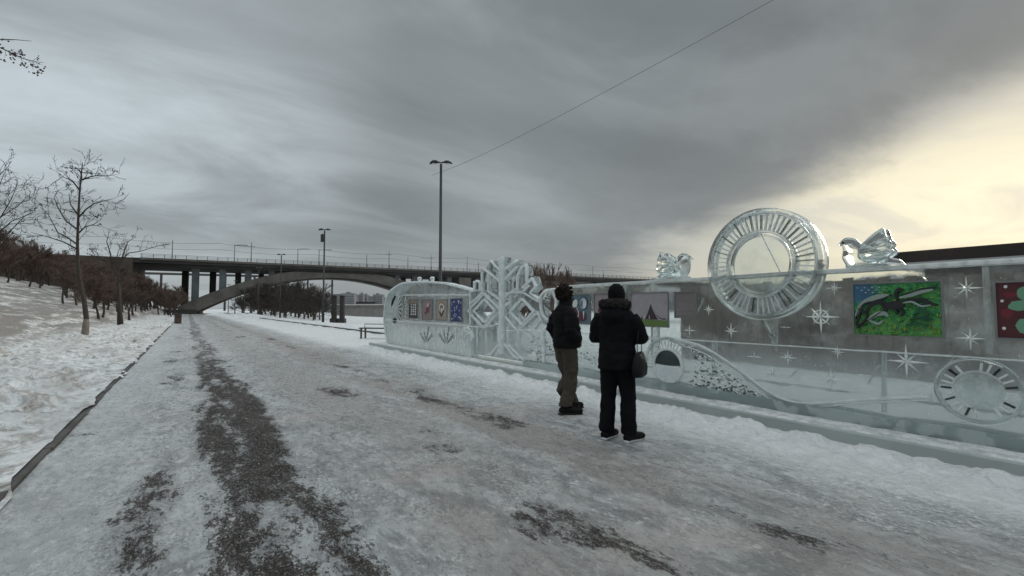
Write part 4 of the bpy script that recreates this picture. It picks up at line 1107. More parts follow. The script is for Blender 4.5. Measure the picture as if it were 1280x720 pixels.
# abstract
TEA = flat('teal_paint', (.085, .15, .19)); NAV = flat('navy_paint', (.02, .022, .045)); LBL = flat('pale_blue_paint', (.36, .43, .50))
picture('blue picture with white and plum rounded shapes, beside the face of the person in trousers', ((713, 369), (738, 404.5)), [TEA, MAU, WHT, NAV, LBL],
        [(3, stroke([(.1, .95), (.3, .75), (.45, .62)], .05)), (2, blob(.24, .68, .16, .14, 10, .2, 2, .7)), (3, blob(.70, .70, .24, .24, 16, .05, 3)), (4, blob(.68, .70, .18, .20, 16, .05, 3)), (2, blob(.74, .68, .09, .15, 12, .05, 3)), (0, blob(.60, .68, .07, .13, 10, .1, 8)), (1, blob(.26, .38, .22, .20, 14, .08, 4)), (1, blob(.62, .24, .25, .20, 14, .1, 7)), (2, [(.66, .42), (.74, .42), (.70, .12)]), (2, stroke([(.34, .56), (.46, .34), (.40, .2)], .025))], .02)
# dark red one at the right edge
RED = flat('dark_red_paint', (.065, .010, .014), scale=9); RED2 = flat('red_paint', (.14, .012, .02)); GRNP = flat('pale_green_paint', (.13, .30, .19))
picture('dark red picture with pale green lobed shape and white dots, cut by the right edge', ((1245, 354), (1342, 425)), [RED, RED2, GRNP, WHT],
        [(1, blob(.14, .45, .08, .10, 10, .2, 2)), (1, blob(.2, .78, .12, .05, 10, .2, 3)), (2, blob(.42, .80, .12, .14, 14, .1, 4)), (2, blob(.34, .58, .18, .09, 14, .1, 5)), (2, blob(.42, .22, .16, .15, 14, .1, 6)), (2, blob(.56, .5, .12, .4, 14, .1, 7)), (3, blob(.14, .93, .03, .03, 9, .1, 1)), (3, blob(.08, .67, .025, .028, 9, .1, 2)), (3, blob(.09, .17, .03, .03, 9, .1, 3)), (1, blob(.8, .5, .1, .2, 10, .2, 9)), (3, blob(.85, .8, .03, .03, 9, .1, 3))], .02)
# four small ones on the left panel
DBR = flat('dark_brown_print', (.035, .026, .024)); TAN = flat('tan_print', (.22, .17, .13)); ROS = flat('dusty_rose_print', (.24, .19, .185)); BEI = flat('beige_print', (.34, .28, .24)); BLU = flat('blue_print', (.022, .032, .15)); RSE = flat('rose_paint', (.15, .04, .065))
sh_ = [(1, [(0, .80), (1, .80), (1, 1), (0, 1)])]+[(2, blob(.25+.25*(k % 3), .72-.13*(k//3), .09, .05, 7, .4, k+3)) for k in range(15)]
g4 = 'small pictures set into the frosty panel'
picture('small dark picture with white specks, leftmost on the frosty panel', ((512.3, 375), (522.3, 397.5)), [DBR, TAN, WHT], sh_, .02, group=g4)
picture('small dusty rose picture, faint, second from the left on the frosty panel', ((528.5, 375), (540.5, 399.5)), [ROS, RSE, PK], [(1, blob(.55, .5, .16, .2, 9, .4, 2)), (1, blob(.35, .3, .12, .10, 9, .4, 3)), (2, blob(.6, .75, .2, .1, 9, .3, 4)), (1, blob(.75, .7, .08, .1, 9, .4, 6))], .02, group=g4)
picture('small beige picture with dark bird shape, third from the left on the frosty panel', ((546, 375.5), (559, 400)), [BEI, BLK, WHT, TAN], [(3, blob(.5, .66, .36, .26, 16, .06, 2)), (2, blob(.5, .64, .26, .20, 16, .06, 2)), (3, blob(.5, .62, .17, .15, 12, .06, 2)), (1, [(.22, .44), (.42, .36), (.58, .40), (.82, .56), (.66, .30), (.5, .10), (.36, .28)]), (2, blob(.52, .5, .06, .2, 9, .1, 3)), (1, blob(.52, .66, .06, .05, 8, .1, 3))], .02, group=g4)
sh_ = []; r_ = random.Random(5)
for k in range(34): sh_.append((1 if k % 4 else 2, blob(r_.uniform(.08, .92), r_.uniform(.06, .94), .045, .03, 6, .4, k)))
picture('small deep blue picture flecked with white, rightmost on the frosty panel', ((564.3, 374), (578, 402)), [BLU, WHT, TEA], sh_, .02, group=g4)

# ------------------------------------------------------------------ people
SKIN = plain('skin', (.42, .26, .19), .5, .1, 20, .1, 80)
JKT = plain('black_quilted_jacket', (.006, .0065, .007), .8, .3, 6, .35, 45, 0, .12)
PRK = plain('black_parka', (.0055, .0055, .0065), .85, .3, 6, .35, 60, 0, .12)
TRS = plain('black_trousers', (.005, .005, .006), .85, .3, 6, .3, 70, 0, .12)
CARGO = plain('brown_cargo_trousers', (.043, .034, .023), .85, .3, 5, .4, 70)
BOOT = plain('black_boots', (.006, .0055, .0055), .7, .3, 10, .3, 40, 0, .15)
SOLE = plain('boot_sole', (.012, .011, .011), .8, .3, 10); SOLEG = plain('grey_sole', (.42, .43, .44), .7, .2, 20)
HAT = plain('dark_knit', (.007, .007, .008), .95, .3, 20, .8, 120, 0, .1)
FUR = plain('dark_grey_fur', (.022, .020, .020), .95, .6, 30, .9, 90, 0, .1)
HAIR = plain('dark_brown_hair', (.011, .0075, .006), .85, .5, 30, .9, 60, 0, .15)
BAGM = plain('black_leather', (.007, .007, .008), .6, .3, 10, .2, 60, 0, .2)
def ell_rings(b, rows): b.loft([((x, y, z), rx, ry) for x, y, z, rx, ry in rows], 22)
def head(b, o, lookz=0, s=1.0):
    """head about local +y at neck base o; returns nothing"""
    M = Matrix.Translation(o) @ Matrix.Rotation(lookz, 4, 'Z')
    h = MB()
    h.ball((0, .005, .125), (.073, .092, .115), 12); h.ball((0, .035, .06), (.052, .060, .055), 8)       # skull and jaw
    h.tube([(0, .094, .125), (0, .112, .098), (0, .108, .088)], [.008, .013, .012], 8)                   # nose
    h.ball((0, .086, .055), (.024, .014, .007), 6); h.ball((0, .084, .045), (.021, .013, .007), 6)        # lips
    h.ball((0, .082, .018), (.022, .018, .016), 6)
    for sx in (-1, 1):
        h.ball((.030*sx, .083, .126), (.014, .011, .011), 6); h.ball((.030*sx, .086, .143), (.022, .010, .006), 6)
        h.ball((.074*sx, -.002, .11), (.011, .022, .033), 6); h.ball((.038*sx, .068, .085), (.024, .022, .022), 6)
    b.add([M @ Vector(v) for v in h.v], h.f)
def hand(b, wrist, d, up, side):
    """palm, four bent fingers and a thumb; d: direction of the hand, up: back of the hand"""
    d = d.normalized(); up = (up-d*up.dot(d)).normalized(); r = d.cross(up)*side
    b.tube([wrist, wrist+d*.05, wrist+d*.09], [(.022, .032), (.016, .042), (.014, .040)], 10)
    for k, (o_, L) in enumerate(((-.031, .062), (-.010, .074), (.011, .069), (.031, .054))):
        p = wrist+d*.085+r*o_; p1 = p+d*L*.45-up*.006; p2 = p1+d*L*.26-up*L*.30; p3 = p2-up*L*.30+d*L*.02
        b.tube([p-d*.02, p, p1, p2, p3], [.0095, .0098, .0092, .0085, .007], 7)
    p = wrist+d*.025-r*.034; p1 = p+d*.030-r*.022-up*.012; p2 = p1+d*.030-r*.004-up*.012
    b.tube([p+r*.015, p, p1, p2], [.012, .0125, .011, .008], 7)
def V(*a): return Vector(a)
def person(name, label, base, az, H, spec):
    o = empty(name, tuple(base), -az, label, 'person'); s = H/1.78
    o.scale = (s, s, s); sp = spec
    b = MB(); LW = sp['leg']
    ell_rings(b, [(0, 0, .86, .15, .10), (0, 0, .95, .165, .11), (0, 0, 1.08, .135, .10), (0, .005, 1.25, .16, .11), (0, 0, 1.40, .17, .10), (0, -.005, 1.46, .11, .075), (0, 0, 1.50, .06, .06), (0, .01, 1.58, .055, .058)])
    for sx, kn, an in LW:
        b.tube([V(sx*.085, 0, .92), V(*kn), V(*an), V(an[0], an[1], .06)], [.085, .055, .038, .036], 10)
        b.tube([V(an[0], an[1]-.035, .06), V(an[0]+sp.get('toe', 0)*.05, an[1]+.07, .055), V(an[0]+sp.get('toe', 0)*.09, an[1]+.12, .05)], [(.028, .03), (.026, .03), (.015, .02)], 9)
    for sx, el, wr, hd, hup in sp['arm']:
        b.tube([V(sx*.165, 0, 1.41), V(*el), V(*wr)], [.055, .042, .030], 10); hand(b, V(*wr), V(*hd), V(*hup), sx)
    head(b, V(0, .015, 1.545), sp.get('look', 0))
    fused(b, 'body', SKIN, o, .009, 2)
    return o
# man in the long black parka, seen from behind, hands raised in front
p2 = G(772, 549.5); p2.z = path_h(p2.x, p2.y)
az2 = R(66)
o2 = person('person', 'person in long black parka and dark hat seen from behind, hands raised in front', p2, az2, 1.79, dict(
    leg=[(-1, (-.11, .02, .49), (-.125, -.02, .10)), (1, (.115, .03, .49), (.135, -.01, .10))], toe=.5,
    arm=[(-1, (-.265, .04, 1.15), (-.12, .27, 1.22), (.7, .5, .45), (-.3, .3, 1)), (1, (.265, .04, 1.15), (.12, .27, 1.22), (-.7, .5, .45), (.3, .3, 1))], look=.1))
b = MB(); ell_rings(b, [(0, 0, .80, .225, .165), (0, 0, .84, .23, .17), (0, .01, 1.0, .215, .165), (0, .01, 1.14, .205, .155), (0, 0, 1.28, .215, .158), (0, -.01, 1.38, .218, .145), (0, -.01, 1.45, .19, .125), (0, -.005, 1.52, .105, .10), (0, 0, 1.56, .09, .09)])
for sx in (-1, 1): b.tube([V(sx*.17, -.01, 1.405), V(sx*.225, .0, 1.31), V(sx*.268, .04, 1.15), V(sx*.20, .17, 1.16), V(sx*.12, .27, 1.215)], [.088, .09, .085, .078, .064], 14)
b.ball((0, -.115, 1.42), (.15, .085, .11), 10)
fused(b, 'parka', PRK, o2, .013, 4, .012, 7, (1, 1, 1.6), 3)
b = MB()
for k in range(26):
    a = 2*math.pi*k/26; rr = .012*math.sin(k*5.1)
    b.ball((math.cos(a)*(.135+rr), -.03+math.sin(a)*(.115+rr), 1.535-.02*math.sin(a)+.012*math.sin(k*3.3)), (.05, .05, .055), 6)
fused(b, 'fur_collar', FUR, o2, .009, 1, .014, 38, (1, 1, 1), 4)
b = MB(); ell_rings(b, [(0, .0, 1.585, .088, .105), (0, .010, 1.615, .093, .112), (0, .015, 1.64, .097, .115), (0, .012, 1.70, .094, .112), (0, .01, 1.755, .070, .085), (0, .008, 1.785, .030, .04)])
fused(b, 'knit_hat', HAT, o2, .008, 3, .003, 30, (1, 1, 3), 2)
b = MB(); ell_rings(b, [(0, 0, .80, .17, .125), (0, 0, .95, .17, .12)])
for sx, kn, an in ((-1, (-.112, .02, .49), (-.125, -.02, .13)), (1, (.117, .03, .49), (.135, -.01, .13))):
    b.tube([V(sx*.088, 0, .93), V(sx*.098, .01, .75), V(*kn), V((kn[0]+an[0])/2, .0, .3), V(an[0], an[1]+.005, .13), V(an[0], an[1]+.005, .085)], [.11, .107, .090, .088, .088, .086], 14)
fused(b, 'trousers', TRS, o2, .012, 3, .010, 8, (1, 1, 1.3), 7)
for sx, an in ((-1, (-.125, -.02)), (1, (.135, -.01))):
    tx = .10 if sx > 0 else .05
    b = MB(); b.tube([V(an[0], an[1], .16), V(an[0], an[1], .09), V(an[0], an[1]-.01, .055)], [.058, .058, .05], 12)
    b.tube([V(an[0]-.01, an[1]-.07, .05), V(an[0], an[1], .06), V(an[0]+tx*.6, an[1]+.10, .055), V(an[0]+tx, an[1]+.185, .045), V(an[0]+tx*1.1, an[1]+.205, .04)], [(.045, .044), (.055, .052), (.046, .055), (.036, .044), (.02, .028)], 12)
    bt = fused(b, 'boot', BOOT, o2, .009, 2)
    b = MB(); b.tube([V(an[0]-.012, an[1]-.085, .012), V(an[0], an[1], .012), V(an[0]+tx*.6, an[1]+.10, .012), V(an[0]+tx, an[1]+.20, .014)], [(.040, .016), (.05, .017), (.054, .017), (.03, .015)] if 0 else [(.016, .040), (.017, .05), (.017, .054), (.015, .03)], 10)
    b.build('sole', SOLEG, bt, True)
# handbag at the right hip
M2 = Matrix.Translation(p2) @ Matrix.Rotation(-az2, 4, 'Z') @ Matrix.Scale(1.79/1.78, 4)
hb = empty('handbag', tuple(M2 @ V(.27, -.03, .74)), -az2, 'black leather handbag hanging at the right hip of the person in the parka', 'handbag')
b = MB(); b.loft([((0, 0, 0), .045, .13), ((0, 0, .02), .065, .155), ((0, 0, .10), .072, .16), ((0, 0, .20), .055, .14), ((0, 0, .26), .030, .115), ((0, 0, .275), .012, .105)], 20, 0, 2.8); b.build('bag_body', BAGM, hb, True)
b = MB(); b.tube([V(0, -.09, .26), V(.0, -.085, .40), V(-.0, -.03, .50), V(.0, .03, .50), V(.0, .085, .40), V(0, .09, .26)], [(.004, .012)]*6, 6); b.build('handle', BAGM, hb, True)

# person in short dark jacket and brown trousers, hands in pockets, facing right
p1 = G(707, 515.5); p1.z = path_h(p1.x, p1.y)
az1 = R(98)
o1 = person('person', 'person with curly dark hair in short black jacket and brown trousers, hands in pockets', p1, az1, 1.84, dict(
    leg=[(-1, (-.085, .11, .49), (-.10, .17, .10)), (1, (.09, .03, .49), (.10, -.07, .10))], toe=.15,
    arm=[(-1, (-.24, -.08, 1.17), (-.18, .08, 1.0), (.25, .7, -.5), (-1, 0, .2)), (1, (.24, -.08, 1.17), (.18, .08, 1.0), (-.25, .7, -.5), (1, 0, .2))], look=.12))
b = MB(); ell_rings(b, [(0, .01, .905, .20, .165), (0, .02, .93, .225, .19), (0, .035, 1.02, .23, .20), (0, .03, 1.14, .22, .185), (0, .01, 1.28, .22, .165), (0, -.01, 1.38, .215, .14), (0, -.01, 1.45, .17, .115), (0, .005, 1.50, .105, .10), (0, .02, 1.56, .092, .098), (0, .03, 1.605, .088, .095)])
for sx in (-1, 1): b.tube([V(sx*.165, -.01, 1.40), V(sx*.22, -.05, 1.29), V(sx*.245, -.08, 1.165), V(sx*.235, -.01, 1.08), V(sx*.18, .09, 1.0)], [.083, .083, .078, .074, .064], 14)
fused(b, 'jacket', JKT, o1, .013, 4, .013, 7, (1, 1, 2.6), 11)
b = MB(); ell_rings(b, [(0, .005, .86, .168, .125), (0, .01, .97, .17, .13)])
for sx, kn, an in ((-1, (-.085, .11, .49), (-.10, .17, .11)), (1, (.09, .03, .49), (.10, -.07, .11))):
    b.tube([V(sx*.085, .0, .93), V(sx*.09, .03, .75), V(*kn), V((kn[0]+an[0])/2, .0, .3), V(an[0], an[1]+.005, .17), V(an[0], an[1]+.005, .115)], [.112, .112, .098, .092, .094, .098], 14)
    b.ball((kn[0]+sx*.085, kn[1]-.01, .62), (.03, .07, .085), 8)
fused(b, 'trousers', CARGO, o1, .012, 3, .013, 8, (1, 1, 1.2), 17)
for sx, an in ((-1, (-.10, .17)), (1, (.10, -.08))):
    tx = -.04 if sx < 0 else .10
    b = MB(); b.tube([V(an[0], an[1], .20), V(an[0], an[1], .09), V(an[0], an[1]-.01, .055)], [.062, .06, .05], 12)
    b.tube([V(an[0], an[1]-.075, .05), V(an[0], an[1], .062), V(an[0]+tx*.6, an[1]+.11, .06), V(an[0]+tx, an[1]+.20, .05), V(an[0]+tx*1.1, an[1]+.22, .045)], [(.046, .044), (.058, .054), (.048, .056), (.040, .046), (.022, .028)], 12)
    bt = fused(b, 'boot', BOOT, o1, .009, 2)
    b = MB(); b.tube([V(an[0], an[1]-.09, .012), V(an[0], an[1], .012), V(an[0]+tx*.6, an[1]+.11, .012), V(an[0]+tx, an[1]+.22, .014)], [(.018, .042), (.018, .052), (.018, .056), (.016, .034)], 10)
    b.build('sole', SOLE, bt, True)
b = MB(); rnd = random.Random(21)
for k in range(150):
    u = rnd.uniform(-1, 1); a = rnd.uniform(0, 2*math.pi); r_ = math.sqrt(1-u*u); q = V(r_*math.cos(a), r_*math.sin(a), u)
    if q.y > .55 and q.z < .40: continue
    if q.z < -.75: continue
    rr = rnd.uniform(.014, .026); b.ball((q.x*.108, -.012+q.y*.128, 1.672+q.z*.122), (rr, rr, rr), 5)
b.ball((0, -.02, 1.675), (.10, .108, .116), 10)
M = Matrix.Translation((0, .015, 1.6)) @ Matrix.Rotation(.12, 4, 'Z') @ Matrix.Translation((0, -.015, -1.6)); b.v = [tuple(M @ Vector(v)) for v in b.v]
fused(b, 'hair', HAIR, o1, .007, 1, .004, 60, (1, 1, 1), 5)
# ------------------------------------------------------------------ bare trees
def rdir(d, ang, rnd):
    ax = d.orthogonal().normalized(); ax.rotate(Matrix.Rotation(rnd.uniform(0, 6.283), 3, d)); q = d.copy(); q.rotate(Matrix.Rotation(ang, 3, ax)); return q
def branch(T, C, p, d, L, r, lev, rnd, cfg):
    n = 4 if lev < 2 else 3; pts = [p.copy()]; q = d.copy(); rr = [r]
    for i in range(n):
        q = (q+Vector((rnd.gauss(0, 1), rnd.gauss(0, 1), rnd.gauss(0, 1)))*cfg['jit']+Vector((0, 0, cfg['up']))).normalized()
        pts.append(pts[-1]+q*(L/n)); rr.append(max(cfg['rmin'], r*(1-.75*(i+1)/n)))
    (T if lev <= cfg['tl'] else C).tube(pts, rr, 6 if lev < 2 else 3, 0, False)
    if lev >= cfg['max']:
        if cfg.get('seed') and rnd.random() < cfg['seed']:
            for k in range(5):
                c = pts[-1].lerp(pts[-2], rnd.random())+Vector((rnd.gauss(0, .035), rnd.gauss(0, .035), rnd.gauss(-.03, .03))); s = rnd.uniform(.012, .026)
                C.add([c+Vector((s, 0, 0)), c+Vector((0, s, 0)), c-Vector((s, 0, 0)), c-Vector((0, s, 0)), c+Vector((0, 0, s)), c-Vector((0, 0, s*1.3))], [(0, 1, 4), (1, 2, 4), (2, 3, 4), (3, 0, 4), (1, 0, 5), (2, 1, 5), (3, 2, 5), (0, 3, 5)], 1)
        return
    for k in range(cfg['n'][lev]):
        t = rnd.uniform(.25, 1.0) if lev else rnd.uniform(.2, 1); f = t*n; i = min(int(f), n-1); bp = pts[i].lerp(pts[i+1], f-i)
        branch(T, C, bp, rdir((pts[i+1]-pts[i]).normalized(), rnd.uniform(*cfg['ang']), rnd), L*rnd.uniform(*cfg['len']), max(cfg['rmin'], rr[i]*.55), lev+1, rnd, cfg)
def rand_tree(seed, h, r, cfg, clear=.22):
    rnd = random.Random(seed); T, C = MB(), MB(); pts = [Vector((0, 0, -.15)), Vector((0, 0, 0))]; q = Vector((rnd.gauss(0, .08), rnd.gauss(0, .08), 1)).normalized(); n = 7
    for i in range(n):
        q = (q+Vector((rnd.gauss(0, .10), rnd.gauss(0, .10), .15))).normalized(); pts.append(pts[-1]+q*(h*.82/n))
    rr = [r*1.25, r*1.1]+[r*(1-.85*(i+1)/n) for i in range(n)]
    T.tube(pts, rr, 8, 0, True)
    for k in range(cfg['limbs']):
        t = clear+(1-clear)*(k+rnd.random())/cfg['limbs']; f = 1+t*n*.999; i = int(f); bp = pts[i].lerp(pts[i+1], f-i)
        ang = rnd.uniform(.6, 1.15)*(1.15-.45*t)
        branch(T, C, bp, rdir((pts[i+1]-pts[i]).normalized(), ang, rnd), h*rnd.uniform(.30, .46)*(cfg.get('even', 1.12)+.18-(.62 if 'even' not in cfg else .25)*t-(.18 if 'even' not in cfg else 0)), rr[i]*.5, 1, rnd, cfg)
    return T, C
CF_THICK = dict(jit=.16, up=.16, rmin=.0125, tl=1, max=3, n=[0, 9, 10], ang=(.25, .8), len=(.35, .62), limbs=17, even=.72)
CF_UP = dict(jit=.10, up=.22, rmin=.016, tl=1, max=3, n=[0, 8, 6], ang=(.15, .5), len=(.4, .7), limbs=20, even=.8)
CF_OPEN = dict(jit=.18, up=.06, rmin=.006, tl=1, max=4, n=[0, 6, 4, 3], ang=(.35, .9), len=(.38, .62), limbs=11, seed=.25)
def tree_h(o): return max(v.co.z for c in o.children for v in c.data.vertices)
def fit(o, x, y, z, env, s):
    """largest scale up to s that keeps the tree's top under the skyline seen in the photograph"""
    p = Vector((x, y, 0))-CAM; dep = p.dot(Vector((FWD.x, FWD.y, 0)).normalized()); px = 640+FPX*(p.x*RGT.x+p.y*RGT.y)/dep
    for (a, ya), (b_, yb) in zip(env, env[1:]):
        if px <= b_: break
    q = min(1, max(0, (px-a)/(b_-a))); yt = ya+(yb-ya)*q
    return min(s, max(.3, (HC+(386-yt)/FPX*dep-z)/tree_h(o)))
protos = []
def make_proto(seed, h, r, cfg, clear, name='bare_tree', tw=TWIG):
    T, C = rand_tree(seed, h, r, cfg, clear); o = empty(name)
    T.build('trunk', BARK, o, True, fix=False); C.build('crown', [tw, SEED], o, fix=False); return o
lab_row = 'bare brown tree in the dense dark row on the snowy bank'
grp_row = 'bare trees in a dense row on the snowy bank'
for i, (h, r, cl) in enumerate(((6.2, .12, .28), (5.4, .10, .24), (6.8, .13, .32), (5.0, .09, .22), (5.8, .11, .28))):
    o = make_proto(100+i, h, r, CF_THICK, cl); tag(o, lab_row, 'tree', grp_row); protos.append(o)
rnd = random.Random(31); used = set()
spots = []
for k in range(60):
    y = 44+k*2.1+rnd.uniform(-.8, .8); spots.append((-rnd.uniform(4.6, 8.5)-.012*(y-40), y, rnd.uniform(.75, 1.05)))
for k in range(62):
    y = 38+k*1.9+rnd.uniform(-.9, .9); spots.append((-rnd.uniform(9.0, 17), y, rnd.uniform(.75, 1.1)))
for k in range(16):
    y = 98+k*3.6+rnd.uniform(-1, 1); spots.append((-rnd.uniform(2.0, 4.4), y, rnd.uniform(.7, .95)))
for k in range(52):
    y = 40+k*2.2+rnd.uniform(-.9, .9); spots.append((-rnd.uniform(17, 30), y, rnd.uniform(.95, 1.35)))
for i, (x, y, s) in enumerate(spots):
    k = i % 5; o = protos[k] if k not in used else copy_tree(protos[k]); used.add(k)
    s = fit(protos[k], x, y, side_h(x, y), ((-60, 262), (0, 282), (60, 311), (140, 333), (215, 346), (240, 372)), s)*rnd.uniform(.72, 1.05); o.location = (x, y, side_h(x, y)-.03); o.rotation_euler = (0, 0, rnd.uniform(0, 6.28)); o.scale = (s*1.45, s*1.45, s)
# round crowned trees beyond the path on the river side
CF_RND = dict(jit=.14, up=.10, rmin=.020, tl=1, max=3, n=[0, 7, 7], ang=(.3, .9), len=(.4, .66), limbs=17, even=.85)
rp = [make_proto(200+i, h, .13, CF_RND, .08, 'bare_tree', TWIG_DARK) for i, h in enumerate((7.2, 6.2, 5.2))]
for o in rp: tag(o, 'bare round tree in the dark clump between the path and river, left of the pillars', 'tree', 'bare round trees by the river')
used = set()
for i in range(34):
    y = 58+i*2.9+rnd.uniform(-1, 1); x = rnd.uniform(12.2, min(18.5, .215*y+1.2))
    k = i % 3 if i > 2 else 0
    o = rp[k] if k not in used else copy_tree(rp[k]); used.add(k)
    s = fit(rp[k], x, y, river_side_h(x, y), ((230, 380), (270, 373), (300, 364), (330, 353), (365, 347), (392, 349), (410, 362)), 1.1)*rnd.uniform(.75, 1.02); o.location = (x, y, river_side_h(x, y)-.05); o.rotation_euler = (0, 0, rnd.uniform(0, 6.28)); o.scale = (s*1.45, s*1.45, s)
up_ = [make_proto(300+i, h, .09, CF_UP, .05, 'bare_tree', TWIG) for i, h in enumerate((7.2, 6.2, 5.2))]
# shrubs behind the snowflake
for i, (px, dep, s, lb) in enumerate(((664, 62, 1.25, 'bare shrub crown showing just right of the snowflake top'), (684, 58, 1.2, 'bare tree behind the head of the person with curly hair'), (704, 66, 1.1, 'bare tree top against the sky between the two people, left one'), (720, 70, 1.0, 'bare tree top against the sky, nearest the parka hat'), (655, 70, 1, 'bare twiggy tree top right behind the snowflake stem'))):
    q = AT(px, 386, dep); o = copy_tree(up_[i % 3]) if i > 2 else up_[i]; tag(o, lb, 'tree', 'bare trees behind the snowflake')
    z = river_side_h(q.x, q.y); top = AT(px, (325, 328, 331, 337, 326)[i], dep).z
    s = (top-z)/tree_h(up_[i % 3]); o.location = (q.x, q.y, z-.05); o.rotation_euler = (0, 0, i); o.scale = (s*1.25, s*1.25, s)

# the two slender trees on the verge, drawn limb by limb
def limb_tree(name, label, base, dep_n, trunk, limbs, r0, cfg, seed, sub=2, lowr=None, old=True):
    rnd = random.Random(seed); vd = ray(105, 386); vd = Vector((vd.x, vd.y, 0)).normalized(); dep = (base-CAM).dot(FWD)
    o = empty(name, tuple(base), 0, label, 'tree'); T, C = MB(), MB()
    def P(px, py, off=0): return AT(px, py, dep)+vd*off-base
    tp = [P(*p) for p in trunk]; tp[0] = Vector((tp[0].x*.2, tp[0].y*.2, -.15)); n = len(tp)
    rr = [r0*(1-.86*i/(n-1)) for i in range(n)]; rr[0] = r0*1.2
    T.tube(tp, rr, 8)
    for ln in limbs:
        off = rnd.uniform(-1.0, 1.0); m = len(ln); lp = [P(p[0], p[1], off*i/(m-1)) for i, p in enumerate(ln)]
        rl = [max(.008, r0*.34*(1-.85*i/(m-1))) for i in range(m)]; T.tube(lp, rl, 6, 0, False)
        for i in range(m-1):
            L = (lp[i+1]-lp[i]).length
            for k in range(cfg['per']):
                t = rnd.random(); bp = lp[i].lerp(lp[i+1], t)
                branch(T, C, bp, rdir((lp[i+1]-lp[i]).normalized(), rnd.uniform(.4, 1.1), rnd), rnd.uniform(.35, .95), rl[i]*.5, 2, rnd, cfg)
    for i in range(n//2, n-1):
        for k in range(cfg['per']):
            bp = tp[i].lerp(tp[i+1], rnd.random()); branch(T, C, bp, rdir((tp[i+1]-tp[i]).normalized(), rnd.uniform(.5, 1.2), rnd), rnd.uniform(.35, .9), .012, 2, rnd, cfg)
    T.build('trunk', BARK, o, True, fix=False); C.build('crown', [TWIG_DARK, SEED], o, fix=False)
    if old:
        b = MB(); zz = [0, .25, .6, .95]; b.tube([Vector((0, 0, -.12))]+[tp[0].lerp(tp[1], .05+.30*i)+Vector((0, 0, .02)) for i in range(4)], [r0*1.5, r0*1.35, r0*1.22, r0*1.1, r0*.95], 10)
        b.build('bark_base', BARK_OLD, o, True)
    return o
CFL = dict(jit=.2, up=.05, rmin=.0065, tl=1, max=4, n=[0, 0, 3, 2], ang=(.4, 1.0), len=(.4, .65), per=2, seed=.22)
def on_bank(px, py):
    d = ray(px, py); best = None; t = 4.0
    while t < 120:
        p = CAM+d*t
        if p.z <= side_h(p.x, p.y): return Vector((p.x, p.y, side_h(p.x, p.y)))
        t += .1
    return CAM+d*30
t1 = on_bank(106, 417); t2 = on_bank(150.5, 405); print('trees', t1, t2)
limb_tree('bare_tree', 'slender dark bare tree with dry seed clusters, nearest on the left verge', t1, 0,
          [(106.5, 418), (108, 398), (105, 374), (101.5, 360), (97.5, 330), (96.8, 307), (97.5, 280), (99.5, 240), (102, 215), (103, 203)],
          [[(97, 306), (85, 297), (72, 290), (60, 267), (50, 258)], [(95.5, 286), (82, 275), (72, 258), (67, 244), (72, 233)], [(98, 272), (108, 262), (118, 256), (132, 253), (141, 252)], [(101, 225), (113, 221), (124, 219), (136, 221)], [(100, 238), (90, 226), (78, 222), (66, 231)], [(97.5, 292), (106, 283), (118, 278), (128, 270)], [(97.5, 312), (80, 303), (60, 297), (40, 292)], [(102, 216), (97, 210), (94, 205)], [(97, 268), (88, 255), (86, 240)]], .105, CFL, 5)
limb_tree('bare_tree', 'smaller forked bare tree on the left verge, second beyond the slender one', t2, 0,
          [(150.5, 406), (149.5, 385), (148.5, 360), (147.5, 345), (147, 335)],
          [[(148, 345), (140, 333), (130, 325), (121, 316), (112, 306)], [(147.5, 338), (152, 325), (160, 317), (175, 315), (195, 309), (214, 305)], [(152, 325), (156, 312), (160, 302), (170, 296)], [(140, 333), (138, 318), (133, 303), (136, 292)], [(130, 325), (120, 322), (108, 318)], [(147, 336), (146, 322), (150, 308)], [(149, 352), (160, 345), (170, 335)]], .16, CFL, 6, old=False)
limb_tree('bare_tree', 'thin crooked sapling on the verge, third past the forked tree', on_bank(161.5, 400), 0, [(161.5, 400.5), (161, 388), (158, 378), (157, 365)], [[(159, 382), (164, 376), (168, 366)], [(158, 378), (154, 366), (152, 352)], [(161, 388), (166, 380), (168, 374)]], .09, CFL, 8, old=False)
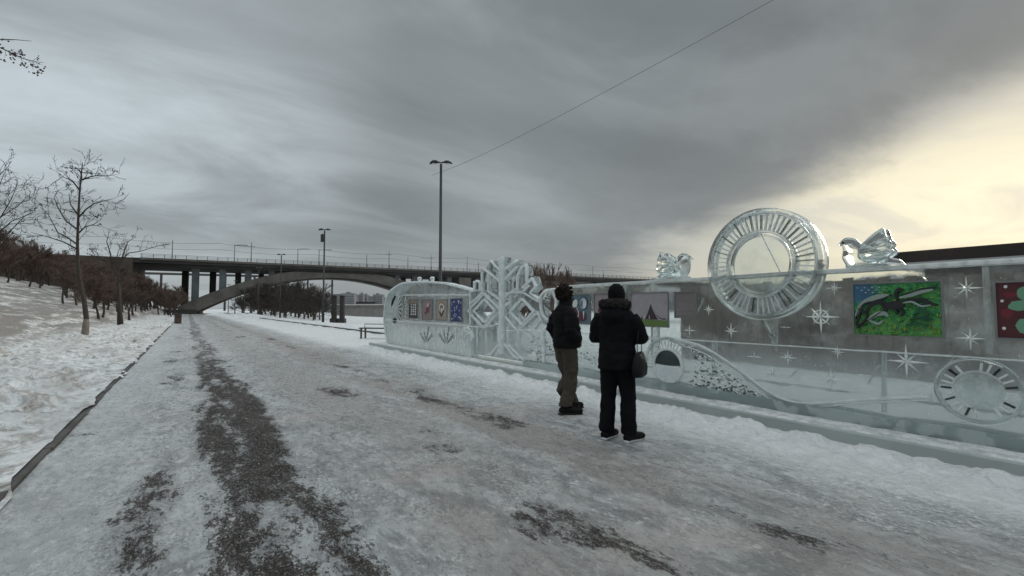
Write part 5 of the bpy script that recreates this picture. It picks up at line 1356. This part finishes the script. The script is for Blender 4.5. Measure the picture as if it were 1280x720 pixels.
# tree just outside the left edge whose crown reaches in, and a nearer one with one low branch
T3 = on_bank(-58, 372)
limb_tree('bare_tree', 'bare tree cut by the left edge, its grey twigs fanning into the sky', T3, 0, [(-58, 372), (-52, 340), (-46, 310), (-42, 270), (-40, 230)],
          [[(-50, 330), (-30, 300), (0, 272), (22, 258), (36, 244)], [(-48, 320), (-20, 285), (0, 268), (12, 245), (20, 222)], [(-45, 300), (-20, 270), (-4, 240), (6, 215)], [(-50, 335), (-20, 310), (10, 290), (30, 268), (44, 262)], [(-50, 340), (-10, 300), (16, 278), (40, 270)], [(-44, 290), (-24, 250), (-8, 225), (0, 206)], [(-48, 325), (-16, 300), (14, 282), (46, 282)]], .11, dict(CFL, seed=.05, per=3), 12, old=False)
T4 = Vector((-4.6, 7.6, side_h(-4.6, 7.6)))
T, C = MB(), MB(); rnd = random.Random(3); o4 = empty('bare_tree', tuple(T4), 0, 'near tree outside the left edge with one seed hung branch reaching in at the top', 'tree')
dq = 9.2
bp = [AT(x, y, dq)-T4 for x, y in ((-70, 20), (-30, 47), (-8, 56), (10, 64), (28, 73), (46, 77.5), (54, 78.3))]
bp2 = [AT(x, y, dq)-T4 for x, y in ((-30, 47), (0, 49), (18, 49.5), (39, 51.3))]
t0_ = bp[0]; T.tube([Vector((0, 0, -.2)), Vector((.05, 0, 1.4)), Vector((t0_.x*.5-.1, t0_.y*.5, t0_.z*.62)), Vector((t0_.x*.75, t0_.y*.75, t0_.z*.82)), t0_], [.16, .13, .09, .06, .03], 8)
T.tube(bp, [.028, .02, .014, .011, .008, .005, .003], 6); T.tube(bp2, [.014, .010, .008, .004], 6)
cf4 = dict(CFL, rmin=.003, seed=1.0, n=[0, 0, 2, 2])
for ln, cnt in ((bp[1:], 7), (bp2, 3)):
    for i in range(len(ln)-2):
        for k in range(cnt):
            p = ln[i].lerp(ln[i+1], rnd.random()); d0 = rdir((ln[i+1]-ln[i]).normalized(), rnd.uniform(.5, 1.1), rnd); L = rnd.uniform(.10, .22)
            e_ = p+d0*L; C.tube([p, p+d0*L*.5+Vector((0, 0, -.01)), e_], [.004, .003, .002], 3, 0, False)
            if ln is bp2 and k: continue
            for q in range(5):
                c = e_+Vector((rnd.gauss(0, .03), rnd.gauss(0, .03), rnd.gauss(-.05, .03))); s = rnd.uniform(.010, .022)
                C.add([c+Vector((s, 0, 0)), c+Vector((0, s, 0)), c-Vector((s, 0, 0)), c-Vector((0, s, 0)), c+Vector((0, 0, s)), c-Vector((0, 0, s*1.3))], [(0, 1, 4), (1, 2, 4), (2, 3, 4), (3, 0, 4), (1, 0, 5), (2, 1, 5), (3, 2, 5), (0, 3, 5)], 1)
T.build('trunk', BARK, o4, True, fix=False); C.build('crown', [TWIG_DARK, SEED], o4, fix=False)
